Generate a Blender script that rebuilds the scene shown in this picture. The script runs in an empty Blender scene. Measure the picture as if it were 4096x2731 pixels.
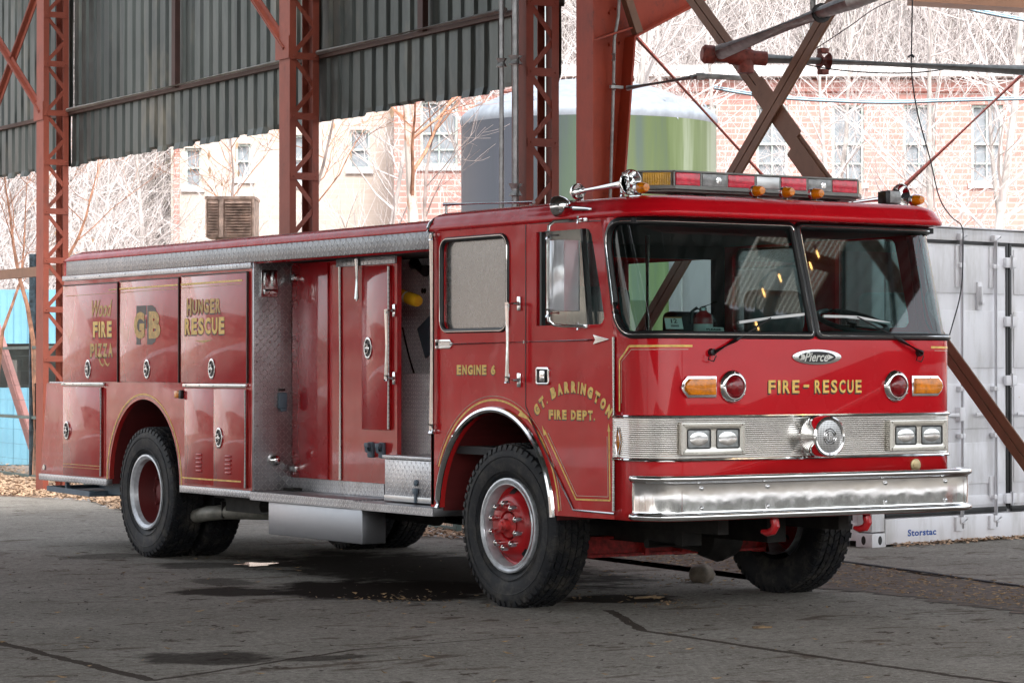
import bpy, bmesh, math, random
import numpy as np
from math import radians as R, sin, cos, pi, sqrt, atan2
from mathutils import Vector, Matrix
random.seed(7)
scn = bpy.context.scene
COL = scn.collection
# ------------------------------------------------------------------ camera
TH = R(32.7); PITCH = 0.0103267; CAMP = Vector((-9.0788, -12.63, 1.5)); FPX = 10700.0
f0 = Vector((sin(TH), cos(TH), 0)); rt = Vector((cos(TH), -sin(TH), 0))
fw = f0 * cos(PITCH) + Vector((0, 0, 1)) * sin(PITCH)
upv = Vector((0, 0, 1)) * cos(PITCH) - f0 * sin(PITCH)
cam = bpy.data.cameras.new('camera'); camo = bpy.data.objects.new('camera', cam); COL.objects.link(camo)
M = Matrix((rt, upv, -fw)).transposed().to_4x4(); M.translation = CAMP
camo.matrix_world = M
cam.sensor_width = 36; cam.lens = 36 * FPX / 4096; cam.clip_start = 0.1; cam.clip_end = 2000
scn.camera = camo
# ------------------------------------------------------------------ light
SUN_EL, SUN_AZ = 48.0, 200.0     # azimuth measured clockwise from +y
world = bpy.data.worlds.new('World'); scn.world = world; world.use_nodes = True
nt = world.node_tree; nt.nodes.clear()
sky = nt.nodes.new('ShaderNodeTexSky'); sky.sky_type = 'NISHITA'; sky.sun_disc = False
sky.sun_elevation = R(SUN_EL); sky.sun_rotation = R(SUN_AZ); sky.dust_density = 3.0; sky.air_density = 1.2
hs = nt.nodes.new('ShaderNodeHueSaturation'); hs.inputs['Saturation'].default_value = 0.3
bg = nt.nodes.new('ShaderNodeBackground'); bg.inputs['Strength'].default_value = 0.15
wo = nt.nodes.new('ShaderNodeOutputWorld')
nt.links.new(sky.outputs[0], hs.inputs['Color']); nt.links.new(hs.outputs[0], bg.inputs[0]); nt.links.new(bg.outputs[0], wo.inputs[0])
sl = bpy.data.lights.new('sun', 'SUN'); sl.energy = 1.2; sl.angle = R(14); sl.color = (1.0, .95, .88)
so = bpy.data.objects.new('sun', sl); COL.objects.link(so)
so.location = (0, 0, 30)
sd = Vector((sin(R(SUN_AZ)) * cos(R(SUN_EL)), cos(R(SUN_AZ)) * cos(R(SUN_EL)), sin(R(SUN_EL))))
so.rotation_euler = sd.to_track_quat('Z', 'Y').to_euler()
vs = scn.view_settings; vs.view_transform = 'Standard'; vs.look = 'None'; vs.gamma = 1.0; vs.exposure = 1.75
scn.render.resolution_x = 1024; scn.render.resolution_y = 682

# ------------------------------------------------------------------ helpers
def ray(px, py):
    return fw + rt * ((px - 2048) / FPX) - upv * ((py - 1365.5) / FPX)
def PD(px, py, d):                 # 2352-wide picture coordinates and depth in metres
    v = ray(px * 1.7415, py * 1.7415); return CAMP + v * (d / v.dot(f0))
def tag(o, label=None, cat=None, group=None, kind=None):
    if label: o['label'] = label
    if cat: o['category'] = cat
    if group: o['group'] = group
    if kind: o['kind'] = kind
    return o
def wloc(o):
    v = Vector((0, 0, 0))
    while o: v += o.location; o = o.parent
    return v
def empty(name, loc, label=None, cat=None, group=None):
    o = bpy.data.objects.new(name, None); COL.objects.link(o); o.location = loc; o.empty_display_size = .2
    return tag(o, label, cat, group)
def obj(name, bm, mat, parent=None, smooth=True, ang=35, label=None):
    me = bpy.data.meshes.new(name)
    if parent is not None:
        L = wloc(parent); bmesh.ops.translate(bm, vec=-L, verts=bm.verts[:])
    bm.to_mesh(me); bm.free()
    for m in (mat if isinstance(mat, (list, tuple)) else [mat]): me.materials.append(m)
    if smooth and len(me.polygons):
        me.polygons.foreach_set('use_smooth', [True] * len(me.polygons)); me.set_sharp_from_angle(angle=R(ang))
    o = bpy.data.objects.new(name, me); COL.objects.link(o)
    if parent is not None: o.parent = parent
    if label: o['label'] = label
    return o
def thing(name, bm, mat, label, cat, group=None, loc=None, **k):
    if loc is None:
        xs = [v.co for v in bm.verts]
        loc = Vector((sum(v.x for v in xs) / len(xs), sum(v.y for v in xs) / len(xs), min(v.z for v in xs)))
    loc = Vector(loc); bmesh.ops.translate(bm, vec=-loc, verts=bm.verts[:])
    o = obj(name, bm, mat, None, **k); o.location = loc
    return tag(o, label, cat, group)
NB = bmesh.new
def box(bm, x0, x1, y0, y1, z0, z1, bev=0.0, mi=0, seg=2):
    a = NB()
    vs_ = [a.verts.new((x, y, z)) for x in (x0, x1) for y in (y0, y1) for z in (z0, z1)]
    for f in ((0, 1, 3, 2), (4, 6, 7, 5), (0, 4, 5, 1), (2, 3, 7, 6), (0, 2, 6, 4), (1, 5, 7, 3)): a.faces.new([vs_[i] for i in f])
    bmesh.ops.recalc_face_normals(a, faces=a.faces[:])
    if bev: bmesh.ops.bevel(a, geom=a.edges[:], offset=bev, segments=seg, affect='EDGES', profile=.5, clamp_overlap=True)
    merge(bm, a, mi); a.free(); return bm
def merge(bm, a, mi=0, mat=None):
    m = {}
    for v in a.verts: m[v] = bm.verts.new(mat @ v.co if mat else v.co)
    for f in a.faces:
        try: g = bm.faces.new([m[v] for v in f.verts]); g.material_index = mi; g.smooth = f.smooth
        except ValueError: pass
def frame_of(d, hint=None):
    d = d.normalized(); h = hint or (Vector((0, 0, 1)) if abs(d.z) < .9 else Vector((1, 0, 0)))
    a = d.cross(h).normalized(); b = a.cross(d).normalized(); return a, b
def tube(bm, pts, r, seg=8, caps=True, mi=0, closed=False):
    pts = [Vector(p) for p in pts]; n = len(pts); rings = []
    rr = r if isinstance(r, (list, tuple)) else [r] * n
    a = None
    for i, p in enumerate(pts):
        if closed: d = (pts[(i + 1) % n] - pts[i - 1])
        else: d = (pts[min(i + 1, n - 1)] - pts[max(i - 1, 0)])
        d = d.normalized()
        if a is None: a, b = frame_of(d)
        else:
            a = (a - d * a.dot(d)); a = a.normalized() if a.length > 1e-6 else frame_of(d)[0]; b = a.cross(d)
            b = d.cross(a)
        rings.append([bm.verts.new(p + (a * cos(2 * pi * k / seg) + b * sin(2 * pi * k / seg)) * rr[i]) for k in range(seg)])
    m = n if closed else n - 1
    for i in range(m):
        A, B = rings[i], rings[(i + 1) % n]
        for k in range(seg):
            f = bm.faces.new((A[k], A[(k + 1) % seg], B[(k + 1) % seg], B[k])); f.material_index = mi
    if caps and not closed:
        for q in (rings[0][::-1], rings[-1]):
            f = bm.faces.new(q); f.material_index = mi
    return bm
def bar(bm, p, q, w, h, hint=None, mi=0):        # rectangular bar from p to q: w across, h along hint side
    p, q = Vector(p), Vector(q); a, b = frame_of(q - p, hint)
    V = [bm.verts.new(c + a * (sx * w / 2) + b * (sy * h / 2)) for c in (p, q) for sx, sy in ((-1, -1), (1, -1), (1, 1), (-1, 1))]
    for f in ((3, 2, 1, 0), (4, 5, 6, 7), (0, 1, 5, 4), (1, 2, 6, 5), (2, 3, 7, 6), (3, 0, 4, 7)):
        g = bm.faces.new([V[i] for i in f]); g.material_index = mi
    return bm
def lathe(bm, prof, o, ax, seg=24, mi=0, close=False, cap=True, sx=1.0, sy=1.0, hint=None):   # prof: (radius, t along axis)
    o = Vector(o); ax = Vector(ax).normalized(); a, b = frame_of(ax, hint); rings = []
    for r, t in prof:
        rings.append([bm.verts.new(o + ax * t + (a * cos(2 * pi * k / seg) * sx + b * sin(2 * pi * k / seg) * sy) * max(r, 1e-4)) for k in range(seg)])
    n = len(rings)
    for i in range(n if close else n - 1):
        A, B = rings[i], rings[(i + 1) % n]
        for k in range(seg):
            f = bm.faces.new((A[k], A[(k + 1) % seg], B[(k + 1) % seg], B[k])); f.material_index = mi
    if cap and not close:
        for q in (rings[0][::-1], rings[-1]):
            f = bm.faces.new(q); f.material_index = mi
    bmesh.ops.recalc_face_normals(bm, faces=bm.faces[:])
    return bm
def rrect(x0, x1, y0, y1, r, n=6):
    if not isinstance(r, (list, tuple)): r = [r] * 4     # BL BR TR TL
    P = []
    for (cx, cy, a0, q) in ((x0, y0, pi, r[0]), (x1, y0, 1.5 * pi, r[1]), (x1, y1, 0, r[2]), (x0, y1, .5 * pi, r[3])):
        ox = cx + q if cx == x0 else cx - q; oy = cy + q if cy == y0 else cy - q
        m = n if q > 1e-4 else 0
        for i in range(m + 1):
            a = a0 + (pi / 2) * (i / m if m else .5)
            P.append((ox + q * cos(a), oy + q * sin(a)) if m else (cx, cy))
    return P
def shape2d(outlines, thick=0.0, bev=0.0):       # filled 2-D outline with holes -> bmesh in the xy plane, z in +-thick/2
    cu = bpy.data.curves.new('c', 'CURVE'); cu.dimensions = '2D'; cu.fill_mode = 'BOTH'
    cu.extrude = max(thick / 2 - bev, 0); cu.bevel_depth = bev; cu.bevel_resolution = 1
    if bev: cu.offset = -bev
    for P in outlines:
        s = cu.splines.new('POLY'); s.points.add(len(P) - 1); s.use_cyclic_u = True
        for i, p in enumerate(P): s.points[i].co = (p[0], p[1], 0, 1)
    return curve_bm(cu)
def curve_bm(cu):
    t = bpy.data.objects.new('t', cu); COL.objects.link(t)
    dg = bpy.context.evaluated_depsgraph_get(); me = bpy.data.meshes.new_from_object(t.evaluated_get(dg))
    bm = NB(); bm.from_mesh(me); bpy.data.objects.remove(t); bpy.data.curves.remove(cu); bpy.data.meshes.remove(me)
    bmesh.ops.remove_doubles(bm, verts=bm.verts[:], dist=1e-5)
    return bm
SIDE = lambda x=0.0: (lambda v: Vector((x - v.z, v.x, v.y)))      # (y, z) outlines; thickness towards -x
FRONT = lambda y=0.0: (lambda v: Vector((v.x, y - v.z, v.y)))
def place(bm, a, fn, mi=0):
    for v in a.verts: v.co = fn(v.co)
    bmesh.ops.recalc_face_normals(a, faces=a.faces[:]) if False else None
    merge(bm, a, mi); a.free(); return bm
def plate(outlines, fn, thick, bev=0.0, bm=None, mi=0):
    a = shape2d(outlines, thick, bev)
    for v in a.verts: v.co = fn(Vector((v.co.x, v.co.y, v.co.z)))
    bmesh.ops.recalc_face_normals(a, faces=a.faces[:])
    bm = bm or NB(); merge(bm, a, mi); a.free(); return bm
def text_bm(s, box_, fn, bold=0.0, shear=0.0, thick=0.0, z=0.0, bm=None, mi=0, spacing=1.0, flip=False, dx=0, dy=0):
    cu = bpy.data.curves.new('t', 'FONT'); cu.body = s; cu.size = 1; cu.offset = bold; cu.shear = shear; cu.space_character = spacing
    cu.extrude = 0; cu.resolution_u = 3
    a = curve_bm(cu)
    xs = [v.co.x for v in a.verts]; ys = [v.co.y for v in a.verts]
    x0, x1, y0, y1 = min(xs), max(xs), min(ys), max(ys); l, r, b, t = box_
    for v in a.verts:
        u = l + (v.co.x - x0) / (x1 - x0) * (r - l); w = b + (v.co.y - y0) / (y1 - y0) * (t - b)
        v.co = fn(Vector((u + dx, w + dy, z)))
    bm = bm or NB(); merge(bm, a, mi); a.free(); return bm

# ------------------------------------------------------------------ materials
class NT:
    def __init__(s, name):
        s.m = bpy.data.materials.new(name); s.m.use_nodes = True; s.t = s.m.node_tree; s.b = s.t.nodes['Principled BSDF']; s.o = s.t.nodes['Material Output']
    def n(s, t, **k):
        q = s.t.nodes.new('ShaderNode' + t)
        for a, b in k.items():
            if a in q.inputs.keys() if isinstance(a, str) else False: q.inputs[a].default_value = b
            else: setattr(q, a, b)
        return q
    def l(s, a, b): s.t.links.new(a, b)
    def math(s, op, a, b=None, c=None):
        q = s.t.nodes.new('ShaderNodeMath'); q.operation = op
        for i, v in enumerate((a, b, c)):
            if v is None: continue
            if isinstance(v, (int, float)): q.inputs[i].default_value = v
            else: s.l(v, q.inputs[i])
        return q.outputs[0]
    def noise(s, scale, detail=4, rough=.55, vec=None, dist=0):
        q = s.t.nodes.new('ShaderNodeTexNoise'); q.inputs['Scale'].default_value = scale; q.inputs['Detail'].default_value = detail
        q.inputs['Roughness'].default_value = rough; q.inputs['Distortion'].default_value = dist
        s.l(vec if vec else s.pos(), q.inputs['Vector']); return q.outputs['Fac']
    def pos(s):
        if not hasattr(s, '_p'): s._p = s.t.nodes.new('ShaderNodeNewGeometry').outputs['Position']
        return s._p
    def xyz(s):
        if not hasattr(s, '_x'):
            q = s.t.nodes.new('ShaderNodeSeparateXYZ'); s.l(s.pos(), q.inputs[0]); s._x = q.outputs
        return s._x
    def scaled(s, v):
        q = s.t.nodes.new('ShaderNodeVectorMath'); q.operation = 'MULTIPLY'; q.inputs[1].default_value = v; s.l(s.pos(), q.inputs[0]); return q.outputs[0]
    def ramp(s, fac, stops):
        q = s.t.nodes.new('ShaderNodeValToRGB'); e = q.color_ramp.elements
        while len(e) < len(stops): e.new(.5)
        for i, (p, c) in enumerate(stops):
            e[i].position = p; e[i].color = (*c, 1) if isinstance(c, (tuple, list)) else (c, c, c, 1)
        s.l(fac, q.inputs[0]); return q.outputs[0]
    def mix(s, fac, a, b):
        q = s.t.nodes.new('ShaderNodeMix'); q.data_type = 'RGBA'
        for i, v in ((0, fac), (6, a), (7, b)):
            if isinstance(v, (int, float)): q.inputs[i].default_value = v
            elif isinstance(v, tuple): q.inputs[i].default_value = (*v, 1)
            else: s.l(v, q.inputs[i])
        return q.outputs[2]
    def bump(s, h, strength=.3, dist=.01):
        q = s.t.nodes.new('ShaderNodeBump'); q.inputs['Strength'].default_value = strength; q.inputs['Distance'].default_value = dist
        s.l(h, q.inputs['Height']); s.l(q.outputs[0], s.b.inputs['Normal']); return q
    def set(s, **k):
        for a, v in k.items():
            i = s.b.inputs[a.replace('_', ' ')]
            if isinstance(v, tuple): i.default_value = (*v, 1)
            elif isinstance(v, (int, float)): i.default_value = v
            else: s.l(v, i)
        return s
def simple(name, col, rough=.5, metal=0, var=.12, vs_=6.0, **k):
    t = NT(name); c2 = tuple(max(0, c * (1 - var * 2)) for c in col); c1 = tuple(min(1, c * (1 + var)) for c in col)
    t.set(Base_Color=t.ramp(t.noise(vs_, 5), [(.3, c2), (.7, c1)]), Roughness=rough, Metallic=metal, **k); return t.m
def red_paint(name='red_paint', c0=(.48, .004, .010), c1=(.58, .006, .014), coat=.40, spec=.08, dk=.35):
    t = NT(name)
    big = t.noise(.9, 2); fine = t.noise(3.0, 4)
    c = t.ramp(fine, [(.2, c0), (.8, c1)])
    # road film and chalking, heavier low on the body
    z = t.xyz()[2]; low = t.math('SUBTRACT', 1.35, z)
    dirt = t.math('MULTIPLY', t.ramp(t.math('MULTIPLY', low, 1.2), [(0, 0.0), (1, 1.0)]), t.noise(4, 6, .65))
    c = t.mix(t.math('MULTIPLY', dirt, dk), c, (.22, .10, .07))
    t.set(Base_Color=c, Roughness=t.ramp(t.noise(2.2, 5), [(.3, .18), (.8, .34)]), Coat_Weight=coat, Coat_Roughness=.03)
    t.b.inputs['Specular IOR Level'].default_value = spec
    t.bump(t.math('ADD', t.noise(1.5, 2), t.math('MULTIPLY', t.noise(4.0, 2), .22)), .55 if coat > .5 else .35, .08); return t.m
def chrome(name, base=.75, rough=.08, wav=.10, tint=(1, 1, 1)):
    t = NT(name); t.set(Base_Color=tuple(base * c for c in tint), Metallic=1.0, Roughness=t.ramp(t.noise(14, 5), [(.3, rough), (.8, rough + .10)]))
    if wav: t.bump(t.noise(5, 2), wav, .02)
    return t.m
def treadplate(name, ax, base=.60, cell=.030, rough=.28):
    t = NT(name); X = t.xyz(); u = t.math('DIVIDE', X[ax[0]], cell); v = t.math('DIVIDE', X[ax[1]], cell)
    fu = t.math('SUBTRACT', t.math('FRACT', u), .5); fv = t.math('SUBTRACT', t.math('FRACT', v), .5)
    par = t.math('MODULO', t.math('ABSOLUTE', t.math('ADD', t.math('FLOOR', u), t.math('FLOOR', v))), 2)
    sg = t.math('SUBTRACT', t.math('MULTIPLY', t.math('GREATER_THAN', par, .5), 2), 1)
    fv2 = t.math('MULTIPLY', fv, sg)
    a = t.math('ADD', fu, fv2); b = t.math('SUBTRACT', fu, fv2)
    e = t.math('ADD', t.math('POWER', t.math('DIVIDE', a, .95), 2), t.math('POWER', t.math('DIVIDE', b, .20), 2))
    h = t.ramp(t.math('SUBTRACT', 1, e), [(.0, 0), (.55, 1)])
    dn = t.noise(3, 6, .6)
    c = t.mix(t.math('MULTIPLY', h, .9), t.ramp(dn, [(.3, tuple(base * q for q in (.60, .60, .64))), (.7, tuple(base * q for q in (1.0, 1.0, 1.03)))]), (base * 1.25,) * 3)
    t.set(Base_Color=c, Metallic=.9, Roughness=t.ramp(t.noise(6, 5), [(.3, rough), (.8, rough + .2)]))
    t.bump(h, .8, .006); return t.m
def glass(name, tint, rough=0.0, gloss=.08, opaque=0.0, ocol=(.5, .5, .5)):
    t = NT(name); tr = t.n('BsdfTransparent'); tr.inputs[0].default_value = (*tint, 1)
    gl = t.n('BsdfGlossy'); gl.inputs['Roughness'].default_value = .02 + rough; gl.inputs[0].default_value = (1, 1, 1, 1)
    fr = t.n('Fresnel'); fr.inputs[0].default_value = 1.5
    mx = t.n('MixShader'); t.l(t.math('ADD', t.math('MULTIPLY', fr.outputs[0], .75), gloss), mx.inputs[0])
    t.l(tr.outputs[0], mx.inputs[1]); t.l(gl.outputs[0], mx.inputs[2]); out = mx.outputs[0]
    if opaque:
        m2 = t.n('MixShader'); t.b.inputs['Base Color'].default_value = (*ocol, 1); t.b.inputs['Roughness'].default_value = .5
        sc = t.noise(9, 8, .8, t.scaled((1, 1, 1)), 2.0)
        t.set(Base_Color=t.ramp(sc, [(.35, tuple(c * .6 for c in ocol)), (.65, tuple(min(1, c * 1.3) for c in ocol))]))
        m2.inputs[0].default_value = opaque; t.l(out, m2.inputs[1]); t.l(t.b.outputs[0], m2.inputs[2]); out = m2.outputs[0]
    t.l(out, t.o.inputs[0]); return t.m
def lens(name, col, rough=.08, fl=0):
    t = NT(name); w = t.n('TexWave'); w.inputs['Scale'].default_value = 30; w.inputs['Distortion'].default_value = 1.5; t.l(t.pos(), w.inputs[0])
    t.set(Base_Color=t.ramp(t.noise(22, 3), [(.3, tuple(c * .55 for c in col)), (.7, col)]), Roughness=rough + .1, Coat_Weight=.3)
    t.b.inputs['Transmission Weight'].default_value = .10; t.bump(w.outputs['Fac'], .25, .004); return t.m
MAT = {}
MAT['red'] = red_paint()
MAT['dulledred'] = red_paint('reflection_dulled_red', (.40, .008, .012), (.54, .014, .018), 1.0, .12, .7)  # body sides coloured duller, standing in for reflections that mute the red
MAT['cabred'] = red_paint('cab_side_paint', (.50, .006, .011), (.62, .009, .016), .55, .1, .5)
MAT['darkred'] = simple('wheel_well_paint', (.12, .012, .012), .6)
MAT['redpart'] = simple('red_enamel', (.42, .012, .016), .28, 0, .15, 9)
MAT['chassis_red'] = simple('worn_red_axle', (.50, .03, .03), .5, 0, .35, 22)
MAT['chrome'] = chrome('chrome', .80, .05)
MAT['bumper'] = chrome('bumper_chrome', .82, .07, .12)
MAT['steel'] = chrome('stainless', .62, .16, .05)
MAT['alu'] = chrome('brushed_aluminium', .50, .30, .05)
MAT['boxalu'] = chrome('dull_aluminium', .42, .38, .04, (.95, .98, 1.05))
MAT['tp_x'] = treadplate('treadplate_side', (1, 2)); MAT['tp_y'] = treadplate('treadplate_front', (0, 2)); MAT['tp_z'] = treadplate('treadplate_step', (0, 1), .32)
MAT['tp_dull'] = treadplate('dull_treadplate', (1, 2), .95)
MAT['tp_dull'].node_tree.nodes['Principled BSDF'].inputs['Metallic'].default_value = .05
MAT['tp_small'] = treadplate('treadplate_valance', (1, 2), .30, .040)
MAT['black'] = simple('black_rubber', (.012, .012, .013), .45)
def tyre_mat():
    t = NT('dusty_tyre_rubber'); c = t.mix(t.ramp(t.noise(7, 7, .75), [(.48, 0.), (.72, .75)]), (.010, .011, .014), (.085, .075, .062)); t.set(Base_Color=c, Roughness=.6); t.b.inputs['Specular IOR Level'].default_value = .3; t.bump(t.noise(60, 4), .2, .003); return t.m
MAT['tyre'] = tyre_mat()
MAT['dark'] = simple('dark_interior', (.018, .018, .02), .7)
MAT['chassis'] = simple('greasy_chassis', (.02, .018, .016), .7, 0, .4, 12)
MAT['gold'] = simple('gold_leaf', (.85, .56, .14), .35, .1, .15, 30)
MAT['goldfade'] = simple('faded_gold', (.66, .41, .13), .45, .05, .2, 30)
MAT['shadow'] = simple('lettering_shade', (.045, .012, .010), .4)
MAT['grey_let'] = simple('grey_lettering', (.06, .05, .05), .4)
MAT['cream'] = simple('cream_line', (.6, .5, .4), .4)
MAT['glass'] = glass('windscreen_glass', (.40, .56, .55), 0, .03)
MAT['sideglass'] = glass('door_glass', (.90, .95, .94), 0, .02)
MAT['plexi'] = glass('scratched_plexiglass', (.75, .77, .75), .12, .0, .60, (.15, .15, .145))
MAT['farglass'] = glass('clear_far_glass', (.88, .93, .92), 0, .02)
MAT['amber'] = lens('amber_lens', (1.0, .30, .004)); MAT['redlens'] = lens('red_lens', (.30, .004, .01)); MAT['redlens2'] = lens('bright_red_lens', (1.0, .05, .10))
MAT['clear'] = lens('clear_lens', (.40, .42, .42)); MAT['yellowlens'] = lens('yellow_lens', (.80, .42, .01))
MAT['lamp'] = chrome('headlamp_reflector', .85, .12, .6)
MAT['rim'] = simple('silver_rim', (.58, .60, .63), .32, .35, .12, 20)
MAT['white'] = simple('white_paint', (.62, .62, .64), .45, 0, .05, 3)
MAT['paper'] = simple('paper', (.75, .75, .70), .7)
MAT['yellow'] = simple('yellow_canvas', (.75, .42, .01), .6)
MAT['bluegrey'] = simple('blue_grey_paint', (.10, .14, .18), .5)
MAT['teal'] = simple('teal_dash', (.10, .20, .21), .6)
MAT['seat'] = simple('black_vinyl', (.02, .02, .022), .4)
MAT['pipe'] = simple('galvanised_pipe', (.42, .44, .43), .45, .15, .2, 12)
MAT['rustpipe'] = simple('rust_red_fitting', (.22, .045, .03), .6, 0, .3, 25)
MAT['cable'] = simple('cable_black', (.02, .022, .03), .5)
MAT['bluecable'] = simple('cable_blue', (.30, .46, .55), .5)
def steel_red(name, col, rust):
    t = NT(name); n1 = t.noise(6, 8, .78, t.scaled((1, 1, .6))); n2 = t.noise(1.3, 6, .7)
    c = t.ramp(n1, [(.25, rust), (.42, tuple(x * .8 for x in col)), (.75, col)]); c = t.mix(t.math('MULTIPLY', t.ramp(n2, [(.4, 0.), (.75, 1.)]), .35), c, rust)
    t.set(Base_Color=c, Roughness=.62); t.bump(t.noise(40, 4), .25, .004); return t.m
MAT['col'] = steel_red('red_oxide_steel', (.27, .058, .032), (.055, .022, .015))
MAT['bigcol'] = steel_red('orange_red_steel', (.44, .055, .018), (.07, .02, .015))
MAT['brace'] = steel_red('brown_painted_timber_steel', (.24, .12, .07), (.10, .05, .03))
def corr_mat():
    t = NT('galvanised_sheet'); st = t.noise(1.0, 6, .65, t.scaled((2.2, 2.2, .35)))
    c = t.ramp(st, [(.30, (.020, .024, .022)), (.52, (.052, .060, .054)), (.72, (.082, .088, .080)), (.82, (.11, .08, .055))]); c = t.mix(t.ramp(t.noise(.55, 5, .7, t.scaled((1, 1, .6))), [(.55, 0.), (.68, .55)]), c, (.20, .17, .12)); c = t.mix(t.ramp(t.noise(.8, 4, .7, t.scaled((1, 1, .4))), [(.30, .7), (.45, 0.)]), c, (.03, .033, .035))
    t.set(Base_Color=c, Roughness=.42, Metallic=.55); t.bump(t.noise(2.5, 3), .25, .03); return t.m
MAT['corr'] = corr_mat()
def container_mat():
    t = NT('white_container_paint'); st = t.noise(1.4, 6, .65, t.scaled((3, 3, .6)))
    c = t.ramp(st, [(.28, (.50, .49, .48)), (.5, (.72, .72, .75)), (.8, (.78, .78, .81))]); sp = t.noise(30, 4, .7)
    c = t.mix(t.ramp(sp, [(.70, 0.), (.74, 1.)]), c, (.35, .22, .14)); t.set(Base_Color=c, Roughness=.5); return t.m
MAT['cont'] = container_mat()
def brick_mat(name, brick, brick2, mortar, sc=1.0):
    t = NT(name); q = t.n('TexBrick'); X = t.xyz()
    u = t.math('ADD', t.math('MULTIPLY', X[0], rt.x), t.math('MULTIPLY', X[1], rt.y)); cb = t.n('CombineXYZ'); t.l(u, cb.inputs[0]); t.l(X[2], cb.inputs[1])
    t.l(cb.outputs[0], q.inputs['Vector']); q.inputs['Color1'].default_value = (*brick, 1); q.inputs['Color2'].default_value = (*brick2, 1); q.inputs['Mortar'].default_value = (*mortar, 1)
    q.inputs['Scale'].default_value = 1; q.inputs['Brick Width'].default_value = .42 * sc; q.inputs['Row Height'].default_value = .15 * sc; q.inputs['Mortar Size'].default_value = .014 * sc
    c = t.mix(t.math('MULTIPLY', t.noise(.8, 6, .7), .45), q.outputs['Color'], mortar); t.set(Base_Color=c, Roughness=.85); return t.m
MAT['brick'] = brick_mat('red_brick', (.40, .14, .115), (.48, .20, .165), (.55, .45, .42))
MAT['creambrick'] = brick_mat('cream_painted_brick', (.48, .42, .37), (.44, .37, .32), (.48, .43, .39))
MAT['window'] = simple('dark_window_glass', (.24, .27, .30), .3); MAT['sash'] = simple('pale_green_sash', (.42, .50, .47), .5)
MAT['stone'] = simple('grey_trim', (.50, .50, .50), .6)
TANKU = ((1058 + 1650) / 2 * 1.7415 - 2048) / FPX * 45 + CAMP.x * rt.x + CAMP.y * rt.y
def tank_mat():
    t = NT('mossy_side_lit_tank'); X = t.xyz(); st = t.noise(1.3, 6, .6, t.scaled((2.2, 2.2, .12)))
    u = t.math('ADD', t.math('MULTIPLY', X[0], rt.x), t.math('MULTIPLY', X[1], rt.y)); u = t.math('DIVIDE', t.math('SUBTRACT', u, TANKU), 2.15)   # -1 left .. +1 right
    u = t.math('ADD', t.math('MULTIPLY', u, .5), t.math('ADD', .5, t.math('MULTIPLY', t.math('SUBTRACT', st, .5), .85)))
    c = t.ramp(u, [(.10, (.045, .050, .065)), (.34, (.032, .042, .048)), (.48, (.035, .060, .035)), (.60, (.038, .058, .045)), (.74, (.055, .080, .022)), (.88, (.09, .12, .05)), (1.0, (.18, .21, .15))]); t.set(Base_Color=c, Roughness=.5); return t.m  # moss green, with the shaded left and lit right side painted in
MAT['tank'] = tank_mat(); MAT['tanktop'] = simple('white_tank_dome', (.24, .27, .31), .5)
MAT['blue'] = simple('cyan_container', (.17, .38, .50), .45, 0, .08, 2)
MAT['louver'] = simple('rusty_louvre', (.50, .36, .29), .6, .2, .3, 12)
MAT['bark'] = simple('orange_brown_bark', (.48, .24, .15), .8, 0, .3, 9)
MAT['palebark'] = simple('pale_bark', (.44, .41, .39), .8, 0, .25, 3)
MAT['greybark'] = simple('grey_bark', (.34, .28, .26), .8, 0, .25, 5)
MAT['twig'] = simple('pale_twigs', (.58, .53, .52), .8, 0, .2, 1.5)
MAT['dryleaf'] = simple('dry_leaf', (.46, .31, .20), .7, 0, .3, 9)
MAT['postblue'] = simple('weathered_post', (.06, .09, .11), .5, .3, .4, 14)
MAT['fence'] = simple('green_fence_wire', (.10, .15, .14), .5, .3)
MAT['pink'] = simple('faded_red_pole', (.50, .25, .23), .6)
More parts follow.
